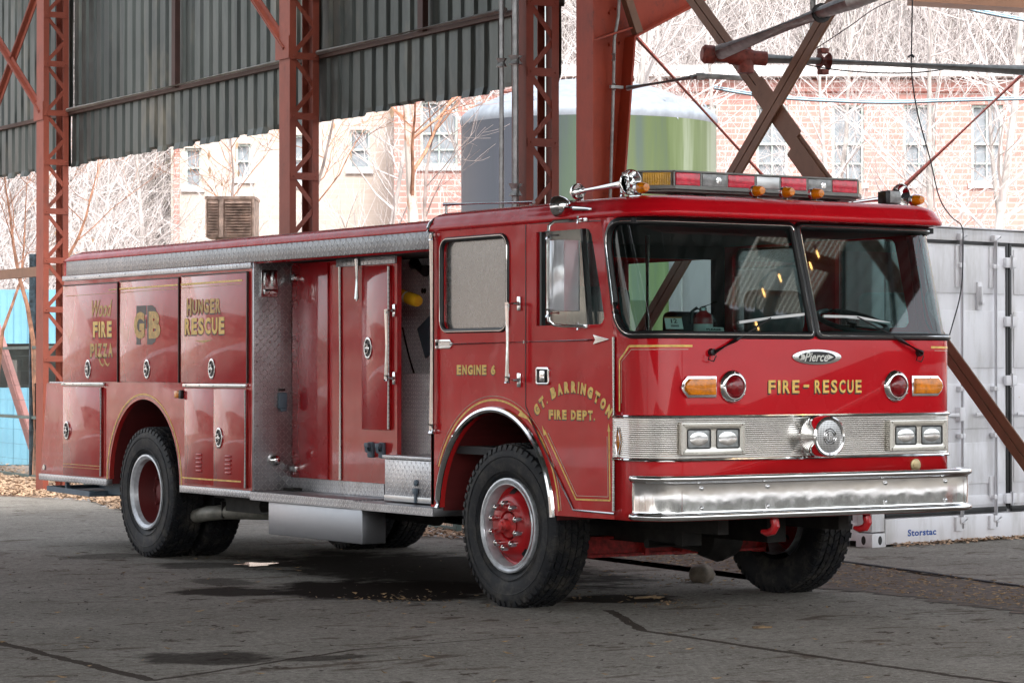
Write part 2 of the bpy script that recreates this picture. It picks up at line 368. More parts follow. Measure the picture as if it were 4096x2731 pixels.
# ground materials
def floor_mat():
    t = NT('shed_floor_concrete'); P = t.pos()
    base = t.ramp(t.noise(.8, 9, .72), [(.3, (.125, .112, .096)), (.5, (.19, .175, .155)), (.7, (.27, .255, .23))]); sp = t.noise(45, 4, .85)
    c = t.mix(t.ramp(sp, [(.40, 0.), (.62, .6)]), base, (.33, .315, .285)); c = t.mix(t.ramp(t.noise(90, 3, .8), [(.30, .6), (.45, 0.)]), c, (.07, .065, .06))
    g1 = t.noise(16, 8, .85); c = t.mix(t.ramp(g1, [(.40, .75), (.50, 0.)]), c, (.085, .075, .065)); c = t.mix(t.ramp(t.noise(23, 6, .85), [(.54, 0.), (.64, .7)]), c, (.42, .40, .36))
    # streaky dirt scuffs lying along x
    d = t.noise(1.3, 7, .68, t.scaled((1.0, 2.6, 1)), .9); c = t.mix(t.ramp(d, [(.57, 0.), (.64, .75)]), c, (.075, .055, .042))
    d2 = t.noise(4.5, 6, .7, t.scaled((.9, .9, 1)), .3); c = t.mix(t.ramp(d2, [(.61, 0.), (.65, .9)]), c, (.05, .036, .028))
    # damp oil patches beside the truck; the broad one beneath is painted shade
    X = t.xyz()
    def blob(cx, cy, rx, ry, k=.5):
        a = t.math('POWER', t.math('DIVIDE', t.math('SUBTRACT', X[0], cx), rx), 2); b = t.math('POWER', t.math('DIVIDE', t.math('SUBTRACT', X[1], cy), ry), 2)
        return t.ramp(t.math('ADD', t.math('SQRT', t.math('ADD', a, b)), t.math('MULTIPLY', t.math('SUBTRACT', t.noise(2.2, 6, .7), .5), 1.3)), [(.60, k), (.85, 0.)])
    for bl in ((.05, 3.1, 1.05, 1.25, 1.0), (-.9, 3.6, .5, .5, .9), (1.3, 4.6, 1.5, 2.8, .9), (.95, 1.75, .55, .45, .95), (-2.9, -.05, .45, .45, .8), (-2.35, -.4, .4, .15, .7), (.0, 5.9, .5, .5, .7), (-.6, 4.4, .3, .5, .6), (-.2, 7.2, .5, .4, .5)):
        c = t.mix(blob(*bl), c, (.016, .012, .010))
    # expansion joints / cracks
    def line(x0, y0, x1, y1, w=.02):
        dx, dy = x1 - x0, y1 - y0; L = sqrt(dx * dx + dy * dy); nx, ny = -dy / L, dx / L
        s_ = t.math('ADD', t.math('MULTIPLY', t.math('SUBTRACT', X[0], x0), nx), t.math('MULTIPLY', t.math('SUBTRACT', X[1], y0), ny))
        s_ = t.math('ADD', s_, t.math('MULTIPLY', t.math('SUBTRACT', t.noise(3, 5, .6), .5), .10))
        q = t.math('ADD', t.math('MULTIPLY', t.math('SUBTRACT', X[0], x0), dx / L), t.math('MULTIPLY', t.math('SUBTRACT', X[1], y0), dy / L))
        ins = t.math('MULTIPLY', t.math('GREATER_THAN', q, 0), t.math('LESS_THAN', q, L))
        wv = t.math('ADD', w * .35, t.math('MULTIPLY', t.noise(5, 5, .7), w * 1.6))
        return t.math('MULTIPLY', t.math('LESS_THAN', t.math('ABSOLUTE', s_), wv), ins)
    for ln in LINES: c = t.mix(t.math('MULTIPLY', line(*ln), .85), c, (.035, .025, .02))
    t.set(Base_Color=c, Roughness=.85); t.b.inputs['Specular IOR Level'].default_value = .02
    t.bump(t.math('ADD', t.noise(70, 5, .7), t.math('MULTIPLY', t.noise(3, 5), 2)), .35, .006); return t.m
def GP(px, py):
    v = ray(px * 1.7415, py * 1.7415); q = CAMP + v * (-CAMP.z / v.z); return (q.x, q.y)
LINES = []
for a, b, w in (((-40, 1465), (350, 1562), .022), ((350, 1562), (820, 1490), .012), ((820, 1490), (1180, 1462), .006), ((1400, 1400), (1475, 1447), .02), ((1475, 1447), (1760, 1490), .018), ((1760, 1490), (2400, 1580), .018)):
    p, q = GP(*a), GP(*b); LINES.append((*p, *q, w * 1.5))
MAT['floor'] = floor_mat()
def outside_mat():
    t = NT('earth_and_leaf_litter'); n = t.noise(9, 7, .75); c = t.ramp(n, [(.3, (.10, .065, .045)), (.5, (.26, .17, .12)), (.7, (.42, .30, .22))])
    n2 = t.noise(.35, 4); c = t.mix(t.ramp(n2, [(.45, 0.), (.6, .7)]), c, (.30, .27, .25)); t.set(Base_Color=c, Roughness=.9); t.bump(n, .6, .04); return t.m
MAT['earth'] = outside_mat()
def hill_mat():
    t = NT('wooded_hillside'); n = t.noise(.8, 8, .75); c = t.ramp(n, [(.3, (.32, .27, .25)), (.5, (.45, .39, .37)), (.68, (.56, .51, .49))])
    g = t.noise(.06, 4, .6); c = t.mix(t.ramp(g, [(.50, 0.), (.62, .45)]), c, (.24, .26, .10)); t.set(Base_Color=c, Roughness=.95); t.bump(n, .8, .3); return t.m
MAT['hill'] = hill_mat()
MAT['darkhill'] = simple('dark_hill_backdrop', (.035, .035, .028), .95, 0, .5, .12)
MAT['asphalt'] = simple('pale_yard_concrete', (.46, .455, .45), .8, 0, .2, 1.2)
MAT['dirt'] = simple('dark_damp_dirt', (.09, .06, .042), .9, 0, .45, 14)
MAT['straw'] = simple('straw', (.26, .17, .09), .8, 0, .4, 20)
# ================================================================== FIRE TRUCK
W = 2.42; CXT = 1.21; RC = .27; UA = .12; UB = UA + pi / 2 * RC; UC = UB + (W - 2 * RC); UD = UC + pi / 2 * RC; UE = UD + .12
def plan(u):
    if u < UA: return (0, .39 - u, -1, 0)
    if u < UB: t = (u - UA) / RC; return (RC - RC * cos(t), RC - RC * sin(t), -cos(t), -sin(t))
    if u <= UC: return (RC + u - UB, 0, 0, -1)
    if u < UD: t = (UD - u) / RC; return (W - RC + RC * cos(t), RC - RC * sin(t), cos(t), -sin(t))
    return (W, .27 + (u - UD), 1, 0)
def FM(u, z, off=0.0):
    x, y, nx, ny = plan(u)
    d = .21 * max(0, z - 1.68) / .705
    return Vector((x + nx * off, y + d * (1 - .35 * y / .39) + ny * off, z))
def UX(x): return x - RC + UB
truck = empty('fire_truck', (CXT, 4.5, 0), 'red fire engine with gold lettering and chrome bumper parked in the open shed', 'fire truck')
P = lambda name, bm, mat, parent=truck, **k: obj(name, bm, mat, parent, **k)
def skin(outlines, off, mat, name, parent=truck, thick=.03, usteps=None, **k):
    a = shape2d(outlines)
    us = [UA + (UB - UA) * i / 10 for i in range(11)] + [UC + (UD - UC) * i / 10 for i in range(11)]
    for u in us: bmesh.ops.bisect_plane(a, geom=a.verts[:] + a.edges[:] + a.faces[:], plane_co=(u, 0, 0), plane_no=(1, 0, 0))
    bmesh.ops.bisect_plane(a, geom=a.verts[:] + a.edges[:] + a.faces[:], plane_co=(0, 1.68, 0), plane_no=(0, 1, 0))
    for v in a.verts: v.co = FM(v.co.x, v.co.y, off)
    a.normal_update()
    s = sum((f.normal.dot((f.calc_center_median() - Vector((CXT, 1.6, f.calc_center_median().z))).normalized()) * f.calc_area()) for f in a.faces)
    if s < 0: bmesh.ops.reverse_faces(a, faces=a.faces[:])
    o = P(name, a, mat, parent, **k)
    if thick:
        m = o.modifiers.new('thick', 'SOLIDIFY'); m.thickness = thick; m.offset = -1
    return o
def resample(Pn, step=.04):
    out = []
    for i in range(len(Pn)):
        a, b = Pn[i], Pn[(i + 1) % len(Pn)]; d = sqrt((a[0] - b[0]) ** 2 + (a[1] - b[1]) ** 2); n = max(1, int(d / step))
        for j in range(n): out.append((a[0] + (b[0] - a[0]) * j / n, a[1] + (b[1] - a[1]) * j / n))
    return out
def inset(Pn, d, cx, cy):
    return Pn
ZB, ZT = .61, 2.43
UM = UX(CXT)
def wshape(g=0.0):
    return rrect(.055 + g, UM - .017 - g, 1.70 + g, 2.378 - g, [.14, .03, .03, .17], 8)
WL = wshape(); WR = [(UE - u, z) for u, z in WL][::-1]
front = skin([rrect(0, UE, ZB, ZT, 0, 0), WL, WR], 0, MAT['red'], 'cab_front')
for S_ in (WL, WR):
    gl = skin([S_], -.012, MAT['glass'], 'windshield', front, thick=0)
    R_ = resample(S_, .05)
    g = NB(); tube(g, [FM(u, z, .004) for u, z in R_], .023, 8, closed=True); gk = P('gasket', g, MAT['black'], gl)
    # chrome bead lies on the rubber: its own little tube, slightly inside
    cu_, cz = sum(p[0] for p in R_) / len(R_), sum(p[1] for p in R_) / len(R_)
    g = NB(); tube(g, [FM(u + (cu_ - u) * .012, z + (cz - z) * .012, .025) for u, z in R_], .0036, 6, closed=True); P('chrome_bead', g, MAT['chrome'], gl)
# ---- cab sides (near side x=0, far side x=W)
def arc(cx, cy, r, a0, a1, n=28): return [(cx + r * cos(a0 + (a1 - a0) * i / n), cy + r * sin(a0 + (a1 - a0) * i / n)) for i in range(n + 1)]
AZ = .56; AY = 1.72; ar = arc(AY, AZ, .665, .06, pi - .06)
cab_out = [(.39, .61), (.39, 1.68), (.39 + .65 * .223, 2.43), (2.5, 2.43), (2.5, .595), (ar[0][0], .595)] + ar + [(ar[-1][0], .605)]
rw = rrect(1.557, 2.362, 1.748, 2.343, .075, 6)
fwn = [(1.232, 1.768), (1.232, 2.347), (.69, 2.347), (.655, 2.338), (.628, 2.31), (.498, 1.84), (.495, 1.80), (.515, 1.776), (.54, 1.768)]
for sx in (0, 1):
    if sx == 0: fn = SIDE(.0175); fi = lambda v: Vector((.0175 - v.z, v.x, v.y)); X = lambda x: x
    else: fi = lambda v: Vector((W - .0175 + v.z, v.x, v.y)); X = lambda x: W - x
    sgn = -1 if sx == 0 else 1
    side = P('cab_side', plate([cab_out, rw, fwn], fi, .035, .0), MAT['cabred'])
    # liner of the wheel arch
    b = NB(); A = arc(AY, AZ, .672, .02, pi - .02, 30)
    for i in range(30):
        q = [b.verts.new((X(x), p[0], p[1])) for x, p in ((.03, A[i]), (.03, A[i + 1]), (.62, A[i + 1]), (.62, A[i]))]; b.faces.new(q)
    box(b, min(X(.62), X(.64)), max(X(.62), X(.64)), 1.0, 2.44, .75, 1.3)
    P('wheel_arch_liner', b, MAT['darkred'], side)
    b = NB()
    a2 = arc(AY, AZ, .683, .05, pi - .05, 40)
    tube(b, [(X(-.008), y, z) for y, z in a2], .022, 8); P('arch_trim', b, MAT['chrome'], side)
    # windows
    gl = P('rear_window', plate([rw], lambda v, fi=fi: fi(v) - Vector((sgn * .012, 0, 0)), .006), MAT['plexi' if sx == 0 else 'farglass'], side)
    g = NB(); tube(g, [(X(-.002), y, z) for y, z in resample(rw, .1)], .016, 8, closed=True); P('gasket', g, MAT['black'], side)
    g = NB(); tube(g, [(X(-.014), y, z) for y, z in resample(rrect(1.553, 2.366, 1.744, 2.347, .078, 6), .1)], .0045, 6, closed=True); P('chrome_bead', g, MAT['chrome'], side)
    gl = P('door_window', plate([fwn], lambda v, fi=fi: fi(v) - Vector((sgn * .015, 0, 0)), .006), MAT['sideglass'], side)
    for q0, q1 in (((X(.012), 1.18, 1.768), (X(.012), 1.18, 2.347)), ((X(.012), .66, 1.768), (X(.012), .735, 2.347))): g = NB(); bar(g, q0, q1, .02, .03); P('window_channel', g, MAT['black'], side)
    # door shut lines
    g = NB(); pl = [(1.352, 2.405), (1.352, 1.27), (1.27, 1.165), (.813, .655)]
    for a, c in zip(pl, pl[1:]): bar(g, (X(-.0005), *a), (X(-.0005), *c), .006, .004, Vector((1, 0, 0)))
    bar(g, (X(-.0005), 1.352, 2.405), (X(-.0005), .53, 2.385), .006, .004, Vector((1, 0, 0))); P('door_seam', g, MAT['black'], side)
    g = NB(); tube(g, [(X(-.006), y, z) for y, z in ((1.30, 1.2), (1.255, 1.15), (.813, .648), (.38, .645))], .007, 6); P('door_trim', g, MAT['steel'], side)
    g = NB(); tube(g, [(X(-.004), .392, z) for z in (.66, 1.69)], .009, 8)
    for k in range(34): tube(g, [(X(-.005), .392, .68 + k * .03), (X(-.005), .392, .682 + k * .03)], .0105, 6, mi=1)
    P('door_hinge', g, [MAT['steel'], MAT['alu']], side)
    # rain gutter crease
    g = NB(); tube(g, [(X(-.004), 1.38, 2.412), (X(-.004), .60, 2.405)], .005, 6); P('gutter', g, MAT['red'], side)
# ---- roof cap of cab
def ringz(off, z, r, yb=2.5):
    x0, x1, y0 = off, W - off, .065 + off * .9
    pts = []
    pts += [(x0, yb)]
    for i in range(9):
        a = pi + pi / 2 * i / 8; pts.append((x0 + r + r * cos(a), y0 + r + r * sin(a)))
    for i in range(9):
        a = 1.5 * pi + pi / 2 * i / 8; pts.append((x1 - r + r * cos(a), y0 + r + r * sin(a)))
    pts += [(x1, yb)]
    return [Vector((x, y, z)) for x, y in pts]
b = NB()
prof = [(.03, 2.400, .26), (-.004, 2.402, .28), (-.012, 2.412, .28), (-.014, 2.425, .28), (-.006, 2.446, .28), (.006, 2.456, .27), (.012, 2.470, .27), (.03, 2.495, .26), (.06, 2.515, .25), (.11, 2.530, .24), (.3, 2.543, .2), (.7, 2.552, .1)]
rings = [[b.verts.new(p) for p in ringz(o, z, r)] for o, z, r in prof]
for A, B in zip(rings, rings[1:]):
    for k in range(len(A) - 1): b.faces.new((A[k], A[k + 1], B[k + 1], B[k]))
b.faces.new(rings[-1]); b.faces.new(rings[0][::-1]); bmesh.ops.recalc_face_normals(b, faces=b.faces[:])
P('cab_roof', b, MAT['red'], ang=50)
# body roof, with its valance
b = NB(); rp = [(.03, 2.28), (.012, 2.29), (.012, 2.405), (-.004, 2.412), (-.006, 2.425), (.006, 2.448), (.03, 2.470), (.08, 2.488), (.2, 2.50), (CXT, 2.53)]
rp = rp + [(W - x, z) for x, z in rp[::-1][1:]]
ys = [(2.5, 0), (8.36, 0), (8.44, .10), (8.50, .28), (8.545, .55), (8.575, .85), (8.585, 1)]
rings = []
for y, d in ys:
    rings.append([b.verts.new((x, y, z if z < 2.41 else z - (z - 2.41) * d * .95)) for x, z in rp])
for A, B in zip(rings, rings[1:]):
    for k in range(len(A) - 1): b.faces.new((A[k], A[k + 1], B[k + 1], B[k]))
b.faces.new(rings[-1]); bmesh.ops.recalc_face_normals(b, faces=b.faces[:])
roof = P('body_roof', b, MAT['red'], ang=50)
for x in (0, 1):
    b = NB(); X0 = -.006 if x == 0 else W - .008
    box(b, X0, X0 + .014, 2.515, 8.50, 2.292, 2.409, .002); P('treadplate_valance', b, MAT['tp_small'], roof)
b = NB(); tube(b, [(-.014, 2.515, 2.405), (-.014, 2.515, 2.43), (.0, 2.515, 2.46), (.03, 2.515, 2.485), (.08, 2.515, 2.51), (.3, 2.515, 2.535)], .012, 6); P('roof_joint_strip', b, MAT['steel'], roof)
# ---- body sides
BY = 6.965; BZ = .60
bar_ = arc(BY, BZ, .66, .0, pi, 32)
up = [(5.072, .60), (5.072, 2.245), (8.56, 2.245), (8.56, 1.38), (8.93, 1.38), (9.06, .60)] + bar_
def handle(parent, y, z, rot=0.0, x=0.0):
    fn = lambda v: Vector((x - .004 - v.z, y + v.x, z + v.y))
    el = lambda a, c, n=28: [(a * cos(2 * pi * i / n), c * sin(2 * pi * i / n)) for i in range(n)]
    o = P('handle', plate([el(.056, .079), el(.040, .060)], fn, .008, .002), MAT['steel'], parent)
    b = NB(); lathe(b, [(.041, .0), (.036, -.012), (.02, -.018), (.001, -.018)], (x - .005, y, z), (-1, 0, 0), 24, sx=1, sy=1.48, cap=False, hint=Vector((0, 0, 1)))
    for v in b.verts: v.co.x = x - .0045 + abs(v.co.x - (x - .005)) * .0 - .0005 * 0
    b.free(); b = NB(); plate([el(.041, .061)], lambda v: Vector((x - .003 - v.z * .1, y + v.x, z + v.y)), .004, 0, b); P('dish', b, MAT['black'], o) if False else P('handle_dish', b, MAT['black'], o) if False else b.free()
    return o
def dring(parent, y, z, x=0.0):
    el = lambda a, c, n=28: [(a * cos(2 * pi * i / n), c * sin(2 * pi * i / n)) for i in range(n)]
    fn = lambda v: Vector((x - .003 - v.z, y + v.x, z + v.y)); b = NB()
    plate([el(.056, .079), el(.041, .061)], fn, .008, .002, b)
    plate([el(.041, .061)], lambda v: Vector((x - .0005 - v.z, y + v.x, z + v.y)), .003, 0, b, 1)
    for a in (.75, 2.4, 3.9, 5.5): lathe(b, [(.005, 0), (.003, .003)], (x - .007, y + .049 * cos(a), z + .070 * sin(a)), (-1, 0, 0), 8)
    lathe(b, [(.019, 0), (.019, .010), (.014, .014)], (x - .002, y - .004, z + .004), (-1, 0, 0), 16)
    # the pull ring and its key bar
    tube(b, [(x - .016, y - .004 + .026 * cos(t), z - .004 + .034 * sin(t)) for t in [2 * pi * i / 18 for i in range(18)]], .0045, 6, closed=True)
    box(b, x - .020, x - .010, y - .024, y + .018, z - .006, z + .006, .002)
    return P('d_ring_handle', b, [MAT['steel'], MAT['black']], parent)
for sx in (0, 1):
    fi = (lambda v: Vector((.02 - v.z, v.x, v.y))) if sx == 0 else (lambda v: Vector((W - .02 + v.z, v.x, v.y)))
    X = (lambda x: x) if sx == 0 else (lambda x: W - x)
    body = P('body_side', plate([up], fi, .04, .0), MAT['dulledred'])
    if sx == 0: near = body
    b = NB(); A = arc(BY, BZ, .668, -.06, pi + .06, 32)
    for i in range(32):
        b.faces.new([b.verts.new((X(x), p[0], p[1])) for x, p in ((.03, A[i]), (.03, A[i + 1]), (.70, A[i + 1]), (.70, A[i]))])
    box(b, min(X(.70), X(.72)), max(X(.70), X(.72)), 6.25, 7.68, .80, 1.3)
    P('wheel_arch_liner', b, MAT['darkred'], body)
    # rub rails of treadplate along the bottom, strip above the doors
    for y0, y1 in ((7.66, 9.075), (5.075, 6.28)):
        b = NB(); box(b, min(X(-.012), X(.05)), max(X(-.012), X(.05)), y0, y1, .545, .599, .002); P('rub_rail', b, MAT['tp_x'], body)
    b = NB(); box(b, min(X(-.012), X(.05)), max(X(-.012), X(.05)), 5.075, 8.575, 2.247, 2.288, .002); P('drip_rail', b, MAT['tp_x'], body)
# gold arch line, doors etc. on the near side
def gline(pts, w, parent, x=-.0045, mat='gold', name='pinstripe', closed=False):
    g = NB()
    for a, c in zip(pts, pts[1:]): bar(g, (x, *a), (x, *c), w, .002, Vector((1, 0, 0)))
    return P(name, g, MAT[mat], parent, smooth=False)
gline(arc(BY, BZ, .70, -.01, pi + .01, 48), .011, near, -.0015); gline(arc(BY, BZ, .685, 0, pi, 48), .003, near, -.0015, 'cream')
gline(arc(AY, AZ, .745, .42, pi - .10, 40), .012, truck, -.0015); gline(arc(AY, AZ, .77, .42, pi - .10, 40), .003, truck, -.0015, 'cream')
def door(name, y0, y1, z0, z1, t=.016, mat='dulledred', x=0.0, parent=None):
    b = NB(); box(b, x - t, x - .001, y0, y1, z0, z1, .004); return P(name, b, MAT[mat], parent or near)
D1 = door('compartment_door', 7.442, 8.55, 1.397, 2.202); D2 = door('compartment_door', 6.300, 7.396, 1.397, 2.208); D3 = door('compartment_door', 5.135, 6.250, 1.397, 2.216)
D4 = door('lower_door', 7.757, 8.546, .610, 1.352); D5 = door('lower_door', 5.687, 6.187, .617, 1.352); D6 = door('lower_door', 5.147, 5.683, .613, 1.352)
g = NB()
for (y0, y1, z0, z1) in ((7.442, 8.55, 1.397, 2.202), (6.300, 7.396, 1.397, 2.208), (5.135, 6.250, 1.397, 2.216)):
    box(g, -.019, -.002, y0 - .012, y0 - .002, z0 - .004, z1 + .006); box(g, -.019, -.002, y0, y1, z1 + .001, z1 + .010)
P('door_seal', g, MAT['shadow'], near)
for dd, y, z in ((D1, 8.018, 1.50), (D2, 6.864, 1.50), (D3, 5.707, 1.502), (D4, 8.46, .982), (D6, 5.584, .981)): dring(dd, y, z, -.016)
for (y0, y1) in ((7.70, 8.562), (5.134, 6.205)):
    g = NB(); box(g, -.026, -.003, y0, y1, 1.362, 1.388, .003)
    for k in range(5): lathe(g, [(.006, 0), (.003, .004)], (-.026, y0 + .06 + k * (y1 - y0 - .12) / 4, 1.375), (-1, 0, 0), 8)
    P('rain_strip', g, MAT['steel'], near)
for y, z0, z1, dd in ((7.752, .62, 1.345, D4), (5.143, .62, 1.345, D6)):
    g = NB(); tube(g, [(-.022, y, z0), (-.022, y, z1)], .009, 8)
    for k in range(24): tube(g, [(-.022, y, z0 + .015 + k * .03), (-.022, y, z0 + .018 + k * .03)], .0095, 8, mi=1)
    P('piano_hinge', g, [MAT['alu'], MAT['black']], dd)
g = NB()
for k in range(7): lathe(g, [(.006, 0), (.003, .004)], (-.012, 5.3 + k * .5, 2.268), (-1, 0, 0), 8)
P('rivet', g, MAT['steel'], near)
for dd, yc, z0 in ((D5, 5.925, .712), (D6, 5.428, .712)):
    for k in range(5):
        b = NB(); z = z0 + k * .031
        box(b, -.026, -.015, yc - .048, yc + .048, z, z + .018, .006); P('louvre', b, MAT['redpart'], dd)
# gold top line and lower lines
gline([(7.6, 2.148), (7.445, 2.15)], .010, D1, -.0175, 'goldfade'); gline([(7.39, 2.151), (6.305, 2.155)], .012, D2, -.0175, 'gold'); gline([(6.245, 2.156), (5.20, 2.160)], .014, D3, -.0175, 'gold')
gline([(8.5, 2.118), (7.445, 2.122)], .003, D1, -.0175, 'goldfade'); gline([(7.39, 2.123), (6.305, 2.127)], .003, D2, -.0175, 'goldfade'); gline([(6.245, 2.128), (5.22, 2.134)], .003, D3, -.0175, 'goldfade')
gline([(6.268, .66), (6.19, .66)], .011, near, -.0015); gline([(6.186, .66), (5.69, .661)], .011, D5, -.0175); gline([(5.682, .661), (5.22, .664)], .011, D6, -.0175)
gline([(8.54, .70), (7.76, .70)], .005, D4, -.0175, 'goldfade'); gline([(8.54, .675), (7.76, .675)], .003, D4, -.0175, 'goldfade')
# lettering on the body (u runs towards the cab, so flip)
def word(s, box_, fn, bold, z, bm, mi, dx=0, dy=0, gap=.22, first=1.0):
    l, r, b0, t0 = box_; wd_ = {'I': .34, '.': .3, ' ': .5, '-': .8, 'L': .85, '6': .95, 'G': 1.08, 'D': 1.05}; n = [wd_.get(c, 1.0) for c in s]; k = (r - l) / (sum(n) + gap * (len(s) - 1)); x = l
    for i, (c, q) in enumerate(zip(s, n)):
        if c != ' ':
            hh = (t0 - b0) if c not in '.-' else (t0 - b0) * .22; zb_ = b0 + ((t0 - b0) * .4 if c == '-' else 0)
            ex_ = (t0 - b0) * (first - 1) if i == 0 else 0
            text_bm(c, (x, x + q * k, zb_ - ex_ * .5, zb_ + hh + ex_ * .5), fn, bold, z=z, bm=bm, mi=mi, dx=dx, dy=dy)
        x += (q + gap) * k
def side_text(s, y_l, y_r, z0, z1, parent, x, mat='gold', bold=.02, shear=0, shade=True, spacing=1.0, sh=(.008, -.011), shmat='shadow', first=1.0):
    fn = lambda v: Vector((x - v.z, -v.x, v.y))
    b = NB()
    if shear:
        text_bm(s, (-y_l, -y_r, z0, z1), fn, bold, shear, z=.0022, bm=b, mi=0)
    else:
        word(s, (-y_l, -y_r, z0, z1), fn, bold, .0022, b, 0, first=first)
        if shade: word(s, (-y_l, -y_r, z0, z1), fn, bold + .006, .0007, b, 1, dx=-sh[0], dy=sh[1], first=first)
    return P('lettering', b, [MAT[mat], MAT[shmat]], parent, smooth=False)
side_text('Wood', 7.938, 7.535, 1.93, 2.07, D1, -.017, 'goldfade', .012, .35)
side_text('FIRE', 7.914, 7.540, 1.762, 1.893, D1, -.017, 'gold', .045, 0)
side_text('PIZZA', 7.971, 7.520, 1.60, 1.712, D1, -.017, 'goldfade', .045, 0)
g = NB()
for y0 in (7.80, 7.70): tube(g, [(-.0185, y0 + .03, 1.605), (-.0185, y0 - .01, 1.585), (-.0185, y0 - .045, 1.545), (-.0185, y0 - .085, 1.528), (-.0185, y0 - .115, 1.55)], [.012, .012, .011, .009, .004], 6)
for v in g.verts: v.co.x = -.0185 + (v.co.x + .0185) * .08
P('letter_tail', g, MAT['goldfade'], D1)
b = NB(); fn = lambda v: Vector((-.017 - v.z, -v.x, v.y))
text_bm('F', (-7.064, -6.88, 1.695, 2.007), fn, .05, z=.0008, bm=b, mi=1); text_bm('D', (-6.86, -6.66, 1.695, 2.007), fn, .05, z=.0008, bm=b, mi=1)
text_bm('G', (-7.11, -6.91, 1.742, 1.958), fn, .06, z=.002, bm=b, mi=0); text_bm('B', (-6.83, -6.615, 1.742, 1.958), fn, .06, z=.002, bm=b, mi=0)
P('lettering', b, [MAT['goldfade'], MAT['grey_let']], D2, smooth=False)
side_text('HUNGER', 6.139, 5.557, 1.925, 2.035, D3, -.017, 'goldfade', .045, first=1.25)
side_text('RESCUE', 6.174, 5.490, 1.765, 1.893, D3, -.017, 'gold', .045)
g = NB(); f = [g.verts.new((-.0185, y, z)) for y, z in ((6.0, 1.718), (5.70, 1.722), (5.86, 1.700))]; g.faces.new(f); P('lettering_flourish', g, MAT['goldfade'], D3)
# diamond badge, side marker, rear grab post
b = NB(); lathe(b, [(.034, 0), (.030, .006)], (-.001, 8.98, .655), (-1, 0, 0), 6, sx=1, sy=.8); P('diamond_badge', b, MAT['steel'], near)
b = NB(); box(b, -.035, -.002, 6.265, 6.335, 1.275, 1.332, .008); mk = P('side_marker_light', b, MAT['amber'], near)
b = NB(); box(b, -.030, -.001, 6.225, 6.262, 1.27, 1.337, .004); P('marker_bracket', b, MAT['black'], mk)
# body block, floor, chassis
b = NB(); box(b, .05, W - .05, 5.10, 8.54, 1.30, 2.27); box(b, .05, W - .05, 5.10, 6.22, .62, 1.3); box(b, .05, W - .05, 7.72, 9.0, .60, 1.37)
for v in b.verts: pass
P('body_core', b, MAT['darkred'], smooth=False)
b = NB(); box(b, .03, .32, 5.075, 5.098, 2.245, 2.29)
P('corner_plate', b, MAT['tp_y'])
b = NB(); box(b, .0, .345, 5.050, 5.070, .60, 2.285, .003)
pf = P('pump_bay_end_plate', b, MAT['tp_y'])
b = NB()
for z in (.72, .85, 1.08, 1.32, 1.55, 1.78, 2.0, 2.2):
    for x in (.03, .31): lathe(b, [(.007, 0), (.004, .005)], (x, 5.05, z), (0, -1, 0), 8)
for z in (1.86, 1.7, 1.54): lathe(b, [(.009, 0), (.005, .007)], (.135, 5.05, z), (0, -1, 0), 10)
P('bolt', b, MAT['steel'], pf)
b = NB(); box(b, .052, .190, 5.028, 5.05, 2.035, 2.235, .004)
for x0, x1 in ((.075, .105), (.140, .170)): box(b, x0, x1, 5.012, 5.03, 2.115, 2.215, .004)
box(b, .068, .18, 5.005, 5.03, 2.05, 2.09, .006); gp = P('panel_switch_bracket', b, MAT['steel'], pf)
b = NB(); box(b, .200, .272, 5.025, 5.05, 1.205, 1.325, .008); box(b, .212, .262, 5.015, 5.03, 1.185, 1.21, .006); P('receptacle_box', b, MAT['bluegrey'], pf)
b = NB(); box(b, .205, .262, 5.043, 5.05, 1.337, 1.355, .002); P('name_plate', b, MAT['black'], pf)
b = NB(); lathe(b, [(.048, 0), (.048, .012), (.044, .03), (.030, .048), (.012, .055), (.001, .056)], (.17, 5.05, .825), (0, -1, 0), 20); P('step_light', b, MAT['chrome'], pf)
# red pump panel with doors
XR = .333
b = NB(); box(b, XR, XR + .035, 3.515, 5.05, .695, 2.285); pp = P('pump_panel', b, MAT['dulledred'])
b = NB(); box(b, W - XR - .035, W - XR, 3.2, 5.05, .60, 2.285); box(b, W - .345, W, 5.05, 5.07, .60, 2.285); P('far_pump_panel', b, MAT['red'])
b = NB(); box(b, XR - .004, XR + .03, 3.69, 5.05, .60, .694); P('kick_plate', b, MAT['tp_x'], pp)
b = NB(); box(b, XR - .014, XR - .001, 4.50, 5.045, .70, 2.28, .003); P('panel_skin', b, red_paint('polished_red_panel', (.33, .006, .010), (.40, .008, .014), 1.0, .4, .1), pp)
b = NB(); tube(b, [(XR - .008, 4.315, .70), (XR - .008, 4.325, 2.24)], .012, 8)
for k in range(50): tube(b, [(XR - .008, 4.32, .72 + k * .03), (XR - .008, 4.32, .723 + k * .03)], .0125, 8, mi=1)
P('piano_hinge', b, [MAT['steel'], MAT['black']], pp)
b = NB(); box(b, XR - .02, XR - .001, 3.515, 4.36, 2.238, 2.292, .003); P('drip_rail', b, MAT['tp_x'], pp)
b = NB(); box(b, XR - .016, XR - .001, 3.595, 3.99, 1.072, 2.230, .004); sd_ = P('narrow_door', b, MAT['dulledred'], pp); dring(sd_, 3.895, 1.648, XR - .016)
b = NB(); tube(b, [(XR - .020, 3.60, 1.08), (XR - .020, 3.60, 2.22)], .010, 8)
for k in range(36): tube(b, [(XR - .020, 3.60, 1.10 + k * .031), (XR - .020, 3.60, 1.104 + k * .031)], .0105, 8, mi=1)
P('piano_hinge', b, [MAT['alu'], MAT['black']], sd_)
b = NB(); tube(b, [(XR - .03, 4.035, 2.0), (XR - .03, 4.035, 2.285)], .017, 12); tube(b, [(XR - .03, 4.035, 1.985), (XR - .03, 4.035, 2.31)], .007, 8); P('gas_strut', b, MAT['steel'], pp)
